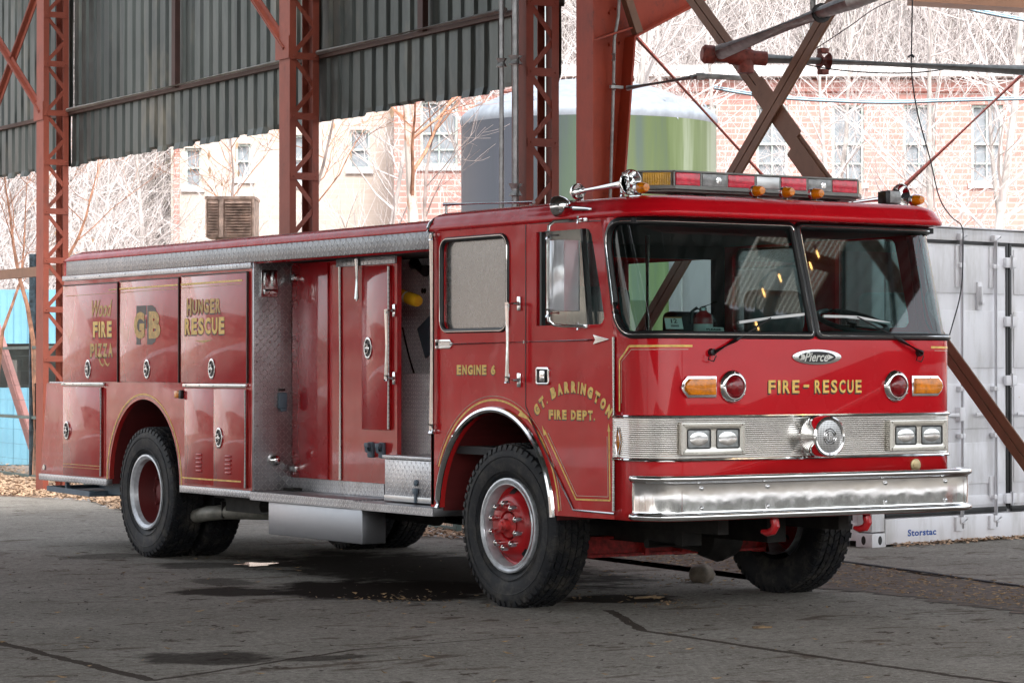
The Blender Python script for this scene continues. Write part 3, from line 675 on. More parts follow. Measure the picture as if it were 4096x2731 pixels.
def grab(y, z0, z1, x, yb, parent, r=.0165):
    y -= .122
    b = NB(); tube(b, [(x - .085, y, z0), (x - .085, y, z1)], r, 14)
    for z, s in ((z0, 1), (z1, -1)):
        tube(b, [(x - .085, y, z - .012), (x - .085, y, z + s * .028)], r * 1.28, 14)
        tube(b, [(x - .085, y, z + s * .008), (x - .05, y - (y - yb) * .5, z + s * .006), (x - .012, yb, z + s * .006)], [.011, .009, .014], 10)
        box(b, x - .014, x - .001, yb - .02, yb + .02, z - .045 + s * .006, z + .045 + s * .006, .006)
    return P('grab_rail', b, MAT['chrome'], parent)
grab(3.64, 1.43, 1.915, XR, 3.545, pp)
for y in (3.855, 3.70):
    b = NB(); box(b, XR - .03, XR - .001, y - .035, y + .035, .875, .985, .01); tube(b, [(XR - .03, y, .935), (XR - .055, y, .93)], .022, 12); box(b, XR - .06, XR - .03, y - .028, y + .028, .945, .98, .006)
    P('power_inlet', b, MAT['bluegrey'], pp)
b = NB(); box(b, XR - .05, XR, 4.95, 5.03, 2.16, 2.205, .006); tube(b, [(XR - .05, 5.0, 2.14), (XR - .05, 5.0, 2.24)], .006, 6); P('latch', b, MAT['steel'], pp); b = NB(); box(b, XR - .05, XR, 4.93, 5.03, .74, .78, .006); tube(b, [(XR - .045, 4.96, .72), (XR - .045, 4.96, .80)], .006, 6); P('latch', b, MAT['steel'], pp)
# jump-seat bay behind the cab
b = NB(); box(b, .74, .76, 2.5, 4.9, .60, 2.30); bay = P('bay_wall', b, MAT['tp_dull'])
b = NB(); box(b, .56, .74, 2.5, 4.9, .60, 1.47, .004); P('seat_box', b, MAT['tp_dull'], bay)
b = NB(); box(b, .58, .74, 2.5, 3.35, 1.47, 1.52, .02); P('seat_pad', b, MAT['seat'], bay)
b = NB(); box(b, .0, .9, 2.5, 5.08, 2.292, 2.30); box(b, .36, .60, 3.7, 5.0, .6, .64); P('bay_ceiling', b, MAT['dark'], bay)
b = NB(); a = NB(); box(a, -.01, .01, -.10, .10, -.12, .12, .004); merge(b, a, 0, Matrix.Translation((.71, 3.72, 1.73)) @ Matrix.Rotation(R(-28), 4, 'X')); a.free(); P('clipboard_box', b, MAT['bluegrey'], bay)
b = NB(); tube(b, [(.72, 4.10 - .24 * t, 1.80 - .42 * t + .10 * (t - t * t) * -2) for t in [i / 10 for i in range(11)]], .006, 6); P('chain', b, MAT['black'], bay)
b = NB(); tube(b, [(.71, 3.75, 2.20), (.71, 3.92, 2.26)], .045, 10); tube(b, [(.74, 3.82, 2.06), (.72, 3.82, 2.06)], .02, 10); P('hose_fitting', b, MAT['black'], bay)
b = NB(); box(b, .0, 1.3, 2.46, 2.498, .61, 2.40); P('cab_rear_wall', b, MAT['red'])
# running-board steps and boxes
b = NB(); box(b, -.025, .60, 3.495, 5.055, .535, .598, .004); P('running_board', b, [MAT['tp_z']]); 
b = NB(); box(b, -.040, .40, 2.40, 3.475, .535, .590, .004); box(b, -.042, -.039, 2.40, 3.475, .536, .588, 0); P('running_board', b, MAT['tp_z'])
b = NB(); box(b, -.029, -.0255, 3.50, 5.05, .537, .596); box(b, -.046, -.0425, 2.405, 3.47, .537, .588); P('step_edge', b, MAT['tp_x'])
b = NB(); box(b, .11, .60, 2.52, 3.30, .600, .885, .004); sb = P('step_box', b, MAT['tp_x'])
b = NB(); box(b, .095, .60, 2.52, 3.312, .888, .912, .004); P('box_lid', b, MAT['tp_x'], sb)
b = NB(); box(b, .104, .112, 2.52, 3.30, .602, .640, .002); P('hinge_plate', b, MAT['alu'], sb)
b = NB(); lathe(b, [(.022, 0), (.022, .012), (.008, .02)], (.11, 2.87, .735), (-1, 0, 0), 14); box(b, .088, .11, 2.845, 2.895, .66, .70, .006); box(b, .095, .11, 2.86, 2.885, .60, .67, .003); P('lid_latch', b, MAT['bluegrey'], sb)
b = NB(); box(b, .0, .19, 3.422, 4.81, .296, .533, .006); P('battery_box', b, MAT['boxalu'])
# corner pole of the cab
b = NB(); tube(b, [(-.028, 2.447, 1.10), (-.028, 2.447, 2.385)], .0165, 14); tube(b, [(-.028, 2.447, 1.08), (-.028, 2.447, 1.14)], .024, 14); tube(b, [(-.028, 2.447, 2.345), (-.028, 2.447, 2.40)], .022, 14); box(b, -.03, 0, 2.427, 2.467, 1.075, 1.105, .004); box(b, -.03, 0, 2.427, 2.467, 2.365, 2.395, .004)
P('grab_rail', b, MAT['chrome'])
grab(1.555, 1.425, 1.915, 0, 1.418, truck)
# door latch, arrow trim, cab lettering
b = NB(); plate([rrect(1.078, 1.226, 1.402, 1.512, .02), rrect(1.092, 1.212, 1.416, 1.498, .012)], SIDE(-.006), .012, .003, b); plate([rrect(1.09, 1.214, 1.414, 1.5, .01)], SIDE(-.001), .002, 0, b, 1); box(b, -.022, -.004, 1.12, 1.17, 1.422, 1.492, .006)
P('door_handle', b, [MAT['chrome'], MAT['black']])
b = NB(); tube(b, [(-.012, 2.24, 1.662), (-.012, .60, 1.675)], .0065, 8); box(b, -.016, -.004, 1.345, 1.36, 1.66, 1.678)
fnA = SIDE(-.006)
plate([[(.425, 1.677), (.60, 1.647), (.575, 1.677), (.60, 1.707)]], fnA, .010, .002, b); plate([[(2.41, 1.690), (2.41, 1.637), (2.39, 1.663)][::1]], fnA, .006, 0, b)
plate([[(2.43, 1.693), (2.25, 1.693), (2.225, 1.675), (2.43, 1.675)], ], fnA, .010, .002, b); plate([[(2.43, 1.633), (2.25, 1.633), (2.225, 1.651), (2.43, 1.651)]], fnA, .010, .002, b); plate([[(2.43, 1.674), (2.22, 1.674), (2.22, 1.652), (2.43, 1.652)]], fnA, .006, .0, b)
P('arrow_trim', b, MAT['steel'])
side_text('ENGINE 6', 2.171, 1.703, 1.464, 1.527, truck, -.0005, 'gold', .055, sh=(.006, -.007), spacing=1.05)
side_text('FIRE DEPT.', 1.089, .586, 1.193, 1.252, truck, -.0005, 'gold', .06, sh=(.006, -.007), spacing=1.05)
b = NB(); s_ = 'GT. BARRINGTON'
# letters set one by one along an arc
wd = {'I': .015, '.': .013, ' ': .020}
adv = [wd.get(ch, .054) + .0095 for ch in s_]; tot = sum(adv); ra, yc, zc = .575, .832, .782; ac = 0; span = R(87)
for ch, q in zip(s_, adv):
    a = pi / 2 + span / 2 - span * (ac + q / 2) / tot; ac += q
    if ch == ' ': continue
    hh = .070; ww = wd.get(ch, .054); hh2 = .014 if ch == '.' else hh
    for (mi, dz, bl, ox, oy) in ((0, .0022, .085, 0, 0), (1, .0006, .085, -.006, -.008)):
        c0, s0 = cos(a - pi / 2), sin(a - pi / 2)
        px_, pz_ = -yc + ra * cos(a) + ox, zc + ra * sin(a) + oy
        fn = lambda v: Vector((-.0005 - v.z, -(px_ + v.x * c0 - v.y * s0), pz_ + v.x * s0 + v.y * c0))
        text_bm(ch, (-ww / 2, ww / 2, 0, hh2), fn, bl, z=dz, bm=b, mi=mi)
P('lettering', b, [MAT['gold'], MAT['shadow']], truck, smooth=False)
gline([(1.138, 1.123), (.792, .713), (.432, .721), (.443, 1.15)], .010, truck, -.0015); gline([(1.10, 1.11), (.785, .735), (.452, .742), (.462, 1.10)], .003, truck, -.0015, 'cream')
g = NB(); g.faces.new([g.verts.new((-.003, y, z)) for y, z in ((1.115, 1.10), (1.165, 1.155), (1.145, 1.09))]); g.faces.new([g.verts.new((-.003, y, z)) for y, z in ((.425, 1.13), (.455, 1.13), (.445, 1.18))]); g.faces.new([g.verts.new((-.003, y, z)) for y, z in ((1.40, 1.245), (1.335, 1.19), (1.44, 1.21))]); P('pinstripe_tip', g, MAT['gold'])
# ---- front details
def band_bm():
    b = NB(); us = [0.004] + [UA + (UB - UA) * i / 10 for i in range(11)] + [UC + (UD - UC) * i / 10 for i in range(11)] + [UE - .004]
    rows = []
    n = 19; z0, z1 = .978, 1.212
    for i in range(n):
        za = z0 + (z1 - z0) * i / n; dz = (z1 - z0) / n
        rows += [(za, .0055), (za + dz * .25, .007), (za + dz * .75, .007), (za + dz * .999, .0055)]
    R_ = [[b.verts.new(FM(u, z, o)) for u in us] for z, o in rows]
    for A, B in zip(R_, R_[1:]):
        for k in range(len(us) - 1): b.faces.new((A[k], A[k + 1], B[k + 1], B[k]))
    return b
band = P('grille_band', band_bm(), chrome('ribbed_stainless', .78, .16, .08, (1, .97, .92)), ang=20)
us = [0.0] + [UA + (UB - UA) * i / 10 for i in range(11)] + [UC + (UD - UC) * i / 10 for i in range(11)] + [UE]
for z in (1.222, .967):
    b = NB(); tube(b, [FM(u, z, .010) for u in us], .010, 8); P('band_rail', b, MAT['chrome'], band)
for sg in (-1, 1):
    cx = CXT + sg * .795
    b = NB(); plate([rrect(cx - .236, cx + .236, .995, 1.187, .008), rrect(cx - .19, cx - .022, 1.035, 1.148, .012), rrect(cx + .022, cx + .19, 1.035, 1.148, .012)], FRONT(-.028), .016, .003, b)
    box(b, cx - .232, cx + .232, -.020, -.006, .999, 1.183)
    for dx in (-.215, .215):
        for z in (1.01, 1.172): lathe(b, [(.007, 0), (.004, .004)], (cx + dx, -.036, z), (0, -1, 0), 8)
    bz = P('headlight_bezel', b, simple('bezel_metal', (.62, .60, .55), .22, .9, .05) if sg < 0 else bpy.data.materials['bezel_metal'], truck)
    for dx in (-.106, .106):
        b = NB(); box(b, cx + dx - .082, cx + dx + .082, -.034, -.021, 1.038, 1.145, .006, seg=3); hl = P('headlight', b, MAT['clear'], bz)
        b = NB(); lathe(b, [(.040, 0), (.036, .0012), (.001, .0015)], (cx + dx, -.034, 1.091), (0, -1, 0), 24, sx=1.7); P('bulb_reflector', b, MAT['lamp'], hl)
        g = NB(); tube(g, [(u, -.036, z) for u, z in rrect(cx + dx - .083, cx + dx + .083, 1.036, 1.147, .012)], .004, 6, closed=True); P('lamp_gasket', g, MAT['black'], hl)
    # amber turn signals with a pointed outer end
    ca = CXT + sg * .885; o = sg
    def pt_(dx, dz): return (ca + o * dx, 1.396 + dz)
    S1 = [pt_(-.128, -.063), pt_(.085, -.063), pt_(.118, -.030), pt_(.130, 0), pt_(.118, .030), pt_(.085, .063), pt_(-.128, .063)]
    S2 = [pt_(-.112, -.048), pt_(.075, -.048), pt_(.102, -.024), pt_(.109, 0), pt_(.102, .024), pt_(.075, .048), pt_(-.112, .048)]
    if sg < 0: S1, S2 = S1[::-1], S2[::-1]
    b = plate([S1], FRONT(-.008), .016, .003); ts = P('turn_signal', b, MAT['chrome'])
    b = plate([S2], FRONT(-.024), .030, .010); P('signal_lens', b, MAT['amber'], ts)
    cr = CXT + sg * .632
    b = NB(); lathe(b, [(.098, 0), (.098, .012), (.088, .026), (.076, .034), (.070, .034), (.066, .026), (.066, .010)], (cr, -.0, 1.396), (0, -1, 0), 36, cap=False)
    for k in range(6): lathe(b, [(.005, 0), (.003, .004)], (cr + .086 * cos(k * pi / 3 + .5), -.028, 1.396 + .086 * sin(k * pi / 3 + .5)), (0, -1, 0), 8)
    rl = P('warning_light', b, MAT['chrome'])
    b = NB(); lathe(b, [(.067, .016), (.064, .030), (.052, .044), (.030, .053), (.001, .056)], (cr, 0, 1.396), (0, -1, 0), 32, cap=False); P('warning_lens', b, MAT['redlens'], rl)
# siren
b = NB(); lathe(b, [(.118, 0), (.124, .02), (.124, .115), (.121, .135), (.112, .142), (.100, .138), (.098, .130)], (CXT, 0, 1.096), (0, -1, 0), 48, cap=False); si = P('siren', b, MAT['chrome'])
def grille_mat():
    t = NT('siren_grille'); X = t.xyz(); u = t.math('SUBTRACT', t.math('FRACT', t.math('DIVIDE', X[0], .011)), .5); v = t.math('SUBTRACT', t.math('FRACT', t.math('DIVIDE', X[2], .011)), .5)
    d = t.math('SQRT', t.math('ADD', t.math('POWER', u, 2), t.math('POWER', v, 2))); h = t.ramp(d, [(.26, 1.), (.34, 0.)]); t.set(Base_Color=t.mix(h, (.6, .6, .6), (.02, .02, .02)), Metallic=.8, Roughness=.3); return t.m
b = NB(); lathe(b, [(.100, 0), (.06, .006), (.001, .009)], (CXT, -.131, 1.096), (0, -1, 0), 36, cap=False); P('siren_grille', b, grille_mat(), si)
b = NB()
for r_ in (.047, .032): tube(b, [(CXT + r_ * cos(t), -.140, 1.096 + r_ * sin(t)) for t in [2 * pi * i / 32 for i in range(32)]], .003, 6, closed=True)
for k in range(8): t = k * pi / 4 + pi / 8; tube(b, [(CXT + .033 * cos(t), -.1405, 1.096 + .033 * sin(t)), (CXT + .046 * cos(t), -.1405, 1.096 + .046 * sin(t))], .002, 5)
text_bm('F', (CXT - .014, CXT + .014, 1.076, 1.117), FRONT(-.141), .03, z=.001, bm=b); P('siren_badge', b, MAT['steel'], si)
# maker's plate
el = lambda a, c, cx, cz, n=40: [(cx + a * cos(2 * pi * i / n), cz + c * sin(2 * pi * i / n)) for i in range(n)]
def lens_shape(cx, cz, a, c, n=16):
    r_ = (a * a + c * c) / (2 * c); t = math.asin(a / r_); Pn = [(cx + r_ * sin(-t + 2 * t * i / n), cz - r_ * cos(-t + 2 * t * i / n) + (r_ - c)) for i in range(n + 1)]
    return Pn + [(2 * cx - x, 2 * cz - z) for x, z in Pn[1:-1]]
b = plate([el(.190, .047, 1.219, 1.573)], FRONT(-.004), .008, .003); em = P('maker_emblem', b, MAT['steel'])
b = plate([el(.142, .034, 1.219, 1.573)], FRONT(-.0085), .002, 0); P('emblem_field', b, MAT['black'], em)
b = NB(); text_bm('Pierce', (1.219 - .10, 1.219 + .085, 1.546, 1.602), FRONT(-.0100), .018, .35, z=.001, bm=b)
plate([[(1.298, 1.592), (1.345, 1.573), (1.298, 1.556), (1.308, 1.573)]], FRONT(-.011), .002, 0, b); plate([[(1.085, 1.590), (1.115, 1.590), (1.125, 1.573), (1.115, 1.556), (1.085, 1.556), (1.095, 1.573)]], FRONT(-.011), .002, 0, b)
P('emblem_lettering', b, MAT['paper'], em, smooth=False)
def front_text(s, x0, x1, z0, z1, **k):
    b = NB(); word(s, (x0, x1, z0, z1), FRONT(0), .025, .003, b, 0, gap=.34); word(s, (x0, x1, z0, z1), FRONT(0), .035, .001, b, 1, dx=-.006, dy=-.010, gap=.34)
    return P('lettering', b, [MAT['gold'], MAT['shadow']], truck, smooth=False)
front_text('FIRE', .849, 1.086, 1.356, 1.434); front_text('RESCUE', 1.204, 1.571, 1.356, 1.434); front_text('-', 1.118, 1.160, 1.362, 1.434)
def fline(pts, w, mat='gold'):
    g = NB()
    for (u0, z0), (u1, z1) in zip(pts, pts[1:]):
        n = max(1, int(abs(u1 - u0) / .03))
        for i in range(n):
            p = [(u0 + (u1 - u0) * t, z0 + (z1 - z0) * t) for t in (i / n, (i + 1) / n)]
            dx, dz = u1 - u0, z1 - z0; L_ = sqrt(dx * dx + dz * dz); nx, nz = -dz / L_ * w / 2, dx / L_ * w / 2
            q = [FM(p[0][0] + nx, p[0][1] + nz, .002), FM(p[1][0] + nx, p[1][1] + nz, .002), FM(p[1][0] - nx, p[1][1] - nz, .002), FM(p[0][0] - nx, p[0][1] - nz, .002)]
            g.faces.new([g.verts.new(v) for v in q])
    return P('pinstripe', g, MAT[mat], front, smooth=False)
for mir in (0, 1):
    mm = (lambda P_: P_) if not mir else (lambda P_: [(UE - u, z) for u, z in P_])
    fline(mm([(.057, 1.25), (.057, 1.553), (.115, 1.60), (.15, 1.635), (.56, 1.636)]), .013); fline(mm([(.078, 1.30), (.078, 1.545), (.135, 1.585), (.17, 1.615), (.53, 1.616)]), .003, 'cream')
b = NB(); f = skin([[(.058, 1.07 - .078), (.078, 1.07), (.058, 1.148), (.038, 1.07)]], .012, MAT['amber'], 'corner_marker', band, thick=.008)
g = NB(); tube(g, [FM(u, z, .014) for u, z in ((.058, .982), (.083, 1.07), (.058, 1.158), (.033, 1.07))], .004, 6, closed=True); P('marker_frame', g, MAT['chrome'], f)
b = NB(); lathe(b, [(.042, 0), (.040, .006), (.032, .010)], (2.005, -.001, .905), (0, -1, 0), 12); plate([lens_shape(2.005, .905, .026, .024)], FRONT(-.012), .004, .001, b); P('round_badge', b, simple('badge_bronze', (.45, .36, .20), .35, .7))
# bumper: lipped profile swept round the front
def bplan():
    pts = [(-.045, .14, -1, 0), (-.045, .11, -1, 0)]
    r = .22
    for i in range(13):
        t = pi / 2 * i / 12; pts.append((-.045 + r - r * cos(t), .11 - r * sin(t), -cos(t), -sin(t)))
    L_ = [p for p in pts]; Rr = [(W - x, y, -nx, ny) for x, y, nx, ny in pts[::-1]]
    mid = [(-.045 + r + (W + .09 - 2 * r) * k / 12, -.11, 0, -1) for k in range(1, 12)]
    return L_ + mid + Rr
bp = bplan(); prof = [(-.06, .868), (-.01, .880), (.008, .882), (.020, .877), (.026, .866), (.024, .852), (.014, .843), (.002, .838), (.0, .828), (.003, .76), (.0, .675), (.002, .664), (.016, .660), (.025, .650), (.027, .638), (.020, .625), (.006, .620), (-.06, .622)]
b = NB(); rg = []
for x, y, nx, ny in bp: rg.append([b.verts.new((x + nx * o, y + ny * o, z)) for o, z in prof])
for A, B in zip(rg, rg[1:]):
    for k in range(len(prof) - 1): b.faces.new((A[k], B[k], B[k + 1], A[k + 1]))
bmesh.ops.recalc_face_normals(b, faces=b.faces[:])
bu = P('front_bumper', b, MAT['bumper'], ang=60); m = bu.modifiers.new('t', 'SOLIDIFY'); m.thickness = .004; m.offset = -1
for x in (.268, .755, 1.665, 2.152):
    for z in (.805, .69): b = NB(); lathe(b, [(.015, 0), (.013, .006), (.007, .011), (.001, .012)], (x, -.111, z), (0, -1, 0), 14, cap=False); P('bumper_bolt', b, MAT['steel'], bu)
b = NB(); box(b, .1, W - .1, -.09, .4, .63, .645); P('bumper_shelf', b, MAT['redpart'], bu)
for x in (.86, 1.575):
    b = NB(); tube(b, [(x, -.02, .64), (x, -.045, .60), (x, -.055, .565), (x - .008, -.04, .535), (x - .02, -.0, .523), (x - .035, .035, .53)], [.028, .027, .026, .025, .022, .012], 10); P('tow_hook', b, MAT['redpart'])
# wipers
def wiper(px_, j, a, c):
    P0 = FM(UX(px_), 1.60, .02); J = Vector((j[0], .055, j[1])); A = Vector((a[0], .035, a[1])); C_ = Vector((c[0], .05, c[1]))
    dx = (J - P0)
    b = NB(); lathe(b, [(.022, 0), (.020, .03), (.010, .036)], FM(UX(px_), 1.60, 0), (0, -1, 0), 14); tube(b, [P0 + Vector((0, -.02, 0)), P0 + dx * .35 + Vector((0, -.03, 0)), P0 + dx * .5 + Vector((0, -.03, 0)), J + Vector((0, -.015, 0))], [.013, .013, .006, .005], 8)
    tube(b, [P0 + Vector((-.03, -.01, -.01)), P0 + Vector((-.04, -.01, -.045)), P0 + Vector((0, -.01, -.055)), P0 + Vector((.02, -.01, -.02))], .004, 5)
    o = P('wiper_arm', b, MAT['black'])
    b = NB(); bar(b, A, J, .012, .016); bar(b, J, C_, .012, .016); bar(b, A + (J - A) * .4, J + (C_ - J) * .5 + Vector((0, -.008, 0)), .016, .006); P('wiper_blade', b, MAT['alu'], o)
wiper(.42, (.90, 1.806), (.655, 1.778), (1.165, 1.832)); wiper(2.03, (1.575, 1.82), (1.30, 1.822), (1.84, 1.782))
# ---- roof equipment
def cone_light(x, y=.33, z=2.548):
    b = NB(); box(b, x - .045, x + .045, y - .035, y + .04, z - .012, z, .002); tube(b, [(x, y, z), (x, y, z + .02)], .022, 12)
    lathe(b, [(.034, 0), (.036, .012), (.036, .03), (.032, .034)], (x, y + .02, z + .045), (0, -1, 0), 20); o = P('marker_light', b, MAT['steel'])
    b = NB(); lathe(b, [(.035, .034), (.034, .05), (.027, .085), (.022, .094), (.001, .097)], (x, y + .02, z + .045), (0, -1, 0), 20, cap=False); P('amber_dome', b, MAT['amber'], o)
for x in (.14, .985, 1.215, 1.445, 2.29): cone_light(x, .30 if .5 < x < 2 else .33, 2.540 if .5 < x < 2 else 2.53)
lp = [(.494, .45), (1.926, .45), (2.09, .61), (2.09, .78), (.33, .78), (.33, .61)]
b = NB()
PZ = lambda z: (lambda v: Vector((v.x, v.y, z + v.z)))
plate([lp], PZ(2.6025), .022, .0, b); plate([lp], PZ(2.698), .012, .003, b); plate([[(x + (CXT - x) * .05, y + (.62 - y) * .25) for x, y in lp]], PZ(2.585), .02, .004, b)
plate([[(x + (CXT - x) * .03, y + (.62 - y) * .12) for x, y in lp]], PZ(2.65), .09, .0, b)
for x in (.487, .690, .888, 1.105, 1.30, 1.514, 1.711, 1.926): box(b, x - .006, x + .006, .4515, .47, 2.61, 2.692)
lb = P('light_bar', b, simple('grey_light_bar', (.20, .20, .19), .4, .5))
mods = [(.500, .680, 'redlens2'), (.698, .881, 'clear'), (.895, 1.098, 'redlens2'), (1.114, 1.293, None), (1.308, 1.507, 'redlens2'), (1.522, 1.704, 'clear'), (1.719, 1.919, 'redlens2')]
for x0, x1, m_ in mods:
    b = NB(); box(b, x0, x1, .448, .475, 2.614, 2.690, .004); o = P('light_module' if m_ else 'blank_panel', b, MAT[m_] if m_ else MAT['alu'], lb)
    if m_ and m_ != 'clear':
        b = NB(); xc = (x0 + x1) / 2; box(b, xc - .06, xc + .06, .4455, .4475, 2.648, 2.654); P('lamp_tube', b, MAT['redlens2'], o)
    elif m_:
        b = NB(); xc = (x0 + x1) / 2; lathe(b, [(.020, 0), (.001, .004)], (xc + .03, .447, 2.652), (0, -1, 0), 12, cap=False); P('lamp_bulb', b, MAT['lamp'], o)
for sg in (-1, 1):
    a = Vector((CXT + sg * .716, .45, 0)); c = Vector((CXT + sg * .88, .61, 0)); d = (c - a).normalized(); nrm = Vector((sg * .70, -.71, 0))
    for t0, t1, m_ in ((.03, .20, 'yellowlens'),):
        b = NB(); p, q = a + d * t0, a + d * t1
        vs8 = [b.verts.new(Vector((*(r_ + nrm * o).xy, z))) for z in (2.614, 2.690) for r_, o in ((p, -.01), (q, -.01), (q, .004), (p, .004))]
        for f_ in ((0, 1, 2, 3), (7, 6, 5, 4), (0, 4, 5, 1), (1, 5, 6, 2), (2, 6, 7, 3), (3, 7, 4, 0)): b.faces.new([vs8[i] for i in f_])
        bmesh.ops.recalc_face_normals(b, faces=b.faces[:]); P('light_module', b, MAT[m_], lb)
    b = NB(); box(b, min(CXT + sg * .876, CXT + sg * .884), max(CXT + sg * .876, CXT + sg * .884), .62, .77, 2.614, 2.690); P('light_module', b, MAT['redlens'], lb)
    b = NB(); X1 = CXT + sg * .52; bar(b, (X1 - .12, .60, 2.575), (X1 + .12, .60, 2.575), .12, .012); bar(b, (X1 - .1, .60, 2.57), (X1 - .1, .60, 2.54), .1, .02); bar(b, (X1 + .1, .60, 2.57), (X1 + .1, .60, 2.54), .1, .02); P('bar_mount', b, MAT['black'], lb)
def horn(x, y0, z0, y1, z1, rb=.077):
    b = NB(); A = Vector((x, y0, z0)); B = Vector((x, y1, z1)); d = (B - A); L_ = d.length
    pr = [(rb, 0), (rb * .97, .006), (rb * .72, .03), (rb * .5, .06), (rb * .34, .09), (.020, .14), (.013, L_ * .6), (.011, L_ - .08), (.011, L_ - .06)]
    lathe(b, pr, A, d, 32, cap=False); lathe(b, [(.045, L_ - .03), (.05, L_ - .02), (.05, L_ - .005), (.044, L_ + .01), (.018, L_ + .015), (.016, L_ + .04)], A, d, 24)
    lathe(b, [(.02, L_ - .08), (.022, L_ - .03)], A, d, 16)
    tube(b, [(x, y0 + .10, z0 - .015), (x, y0 + .10, 2.53)], .009, 10); tube(b, [(x, y0 + .10, 2.56), (x, y0 + .10, 2.53)], .014, 10); tube(b, [(x, y1 - .06, z1), (x, y1 - .06, 2.52)], .012, 10)
    tube(b, [A + Vector((rb * cos(t), 0, rb * sin(t))) for t in [2 * pi * i / 32 for i in range(32)]], .004, 6, closed=True)
    return P('air_horn', b, MAT['chrome'])
horn(.165, .45, 2.615, 1.03, 2.592); horn(2.30, .47, 2.61, 1.02, 2.592)
b = NB(); tube(b, [(.06, .85, 2.53), (.09, 1.0, 2.53), (.15, 1.1, 2.53)], .006, 6); P('horn_hose', b, MAT['black'])
b = NB(); lathe(b, [(.064, 0), (.066, .012), (.060, .05), (.040, .085), (.014, .10)], (-.03, .97, 2.490), (.30, -.75, .10), 28); tube(b, [(-.03 + .02, .93, 2.485), (-.02, .78, 2.472), (-.02, .66, 2.464), (-.02, .59, 2.458)], [.024, .017, .012, .007], 10); tube(b, [(.02, .74, 2.47), (-.02, .74, 2.47)], .012, 8)
P('spot_lamp', b, MAT['chrome'])
b = NB(); box(b, 2.13, 2.18, .42, .50, 2.557, 2.633, .004); box(b, 2.155, 2.25, .425, .50, 2.555, 2.64, .004); tube(b, [(2.2, .46, 2.56), (2.2, .46, 2.53)], .012, 8); wl = P('work_light', b, MAT['black'])
b = NB(); box(b, 2.165, 2.255, .416, .426, 2.560, 2.636, .003); P('work_light_lens', b, MAT['clear'], wl)
b = NB(); tube(b, [(.30, 2.83, 2.612), (.30, 1.72, 2.570)], .013, 10); tube(b, [(.30, 2.80, 2.61), (.30, 2.80, 2.50)], .012, 10); tube(b, [(.30, 1.76, 2.57), (.30, 1.76, 2.52)], .012, 10); tube(b, [(.30, 2.78, 2.515), (.30, 2.82, 2.515)], .024, 10); P('roof_rail', b, MAT['steel'])
# ---- mirror
b = NB(); tube(b, [(0, .70, 2.398), (-.09, .74, 2.395), (-.17, .78, 2.388), (-.20, .79, 2.36), (-.205, .79, 2.30), (-.205, .79, 1.84), (-.20, .79, 1.79), (-.17, .78, 1.765), (-.09, .75, 1.758), (0, .70, 1.757)], .0105, 10)
for z in (2.398, 1.757): box(b, -.012, 0, .66, .76, z - .012, z + .012, .003); tube(b, [(-.03, .73, z - .02), (-.03, .73, z + .025)], .008, 8)
for z in (2.305, 1.838): tube(b, [(-.205, .79, z - .025), (-.205, .79, z + .025)], .019, 12); tube(b, [(-.2, .79, z), (-.14, .77, z)], .007, 8)
mr = P('mirror_bracket', b, MAT['chrome'])
b = NB(); xs_ = [(-.185, .80), (-.180, .735), (-.150, .700), (-.045, .700), (-.012, .735), (-.008, .80)]
plate([xs_], lambda v: Vector((v.x, v.y, 2.062 + v.z)), .426, .003, b); P('mirror_head', b, simple('polished_mirror_shell', (.66, .68, .72), .12, .45, .03), mr)
b = NB(); tube(b, [(W, .70, 2.398), (W + .17, .78, 2.388), (W + .205, .79, 2.30), (W + .205, .79, 1.84), (W + .17, .78, 1.765), (W, .70, 1.757)], .0105, 8)
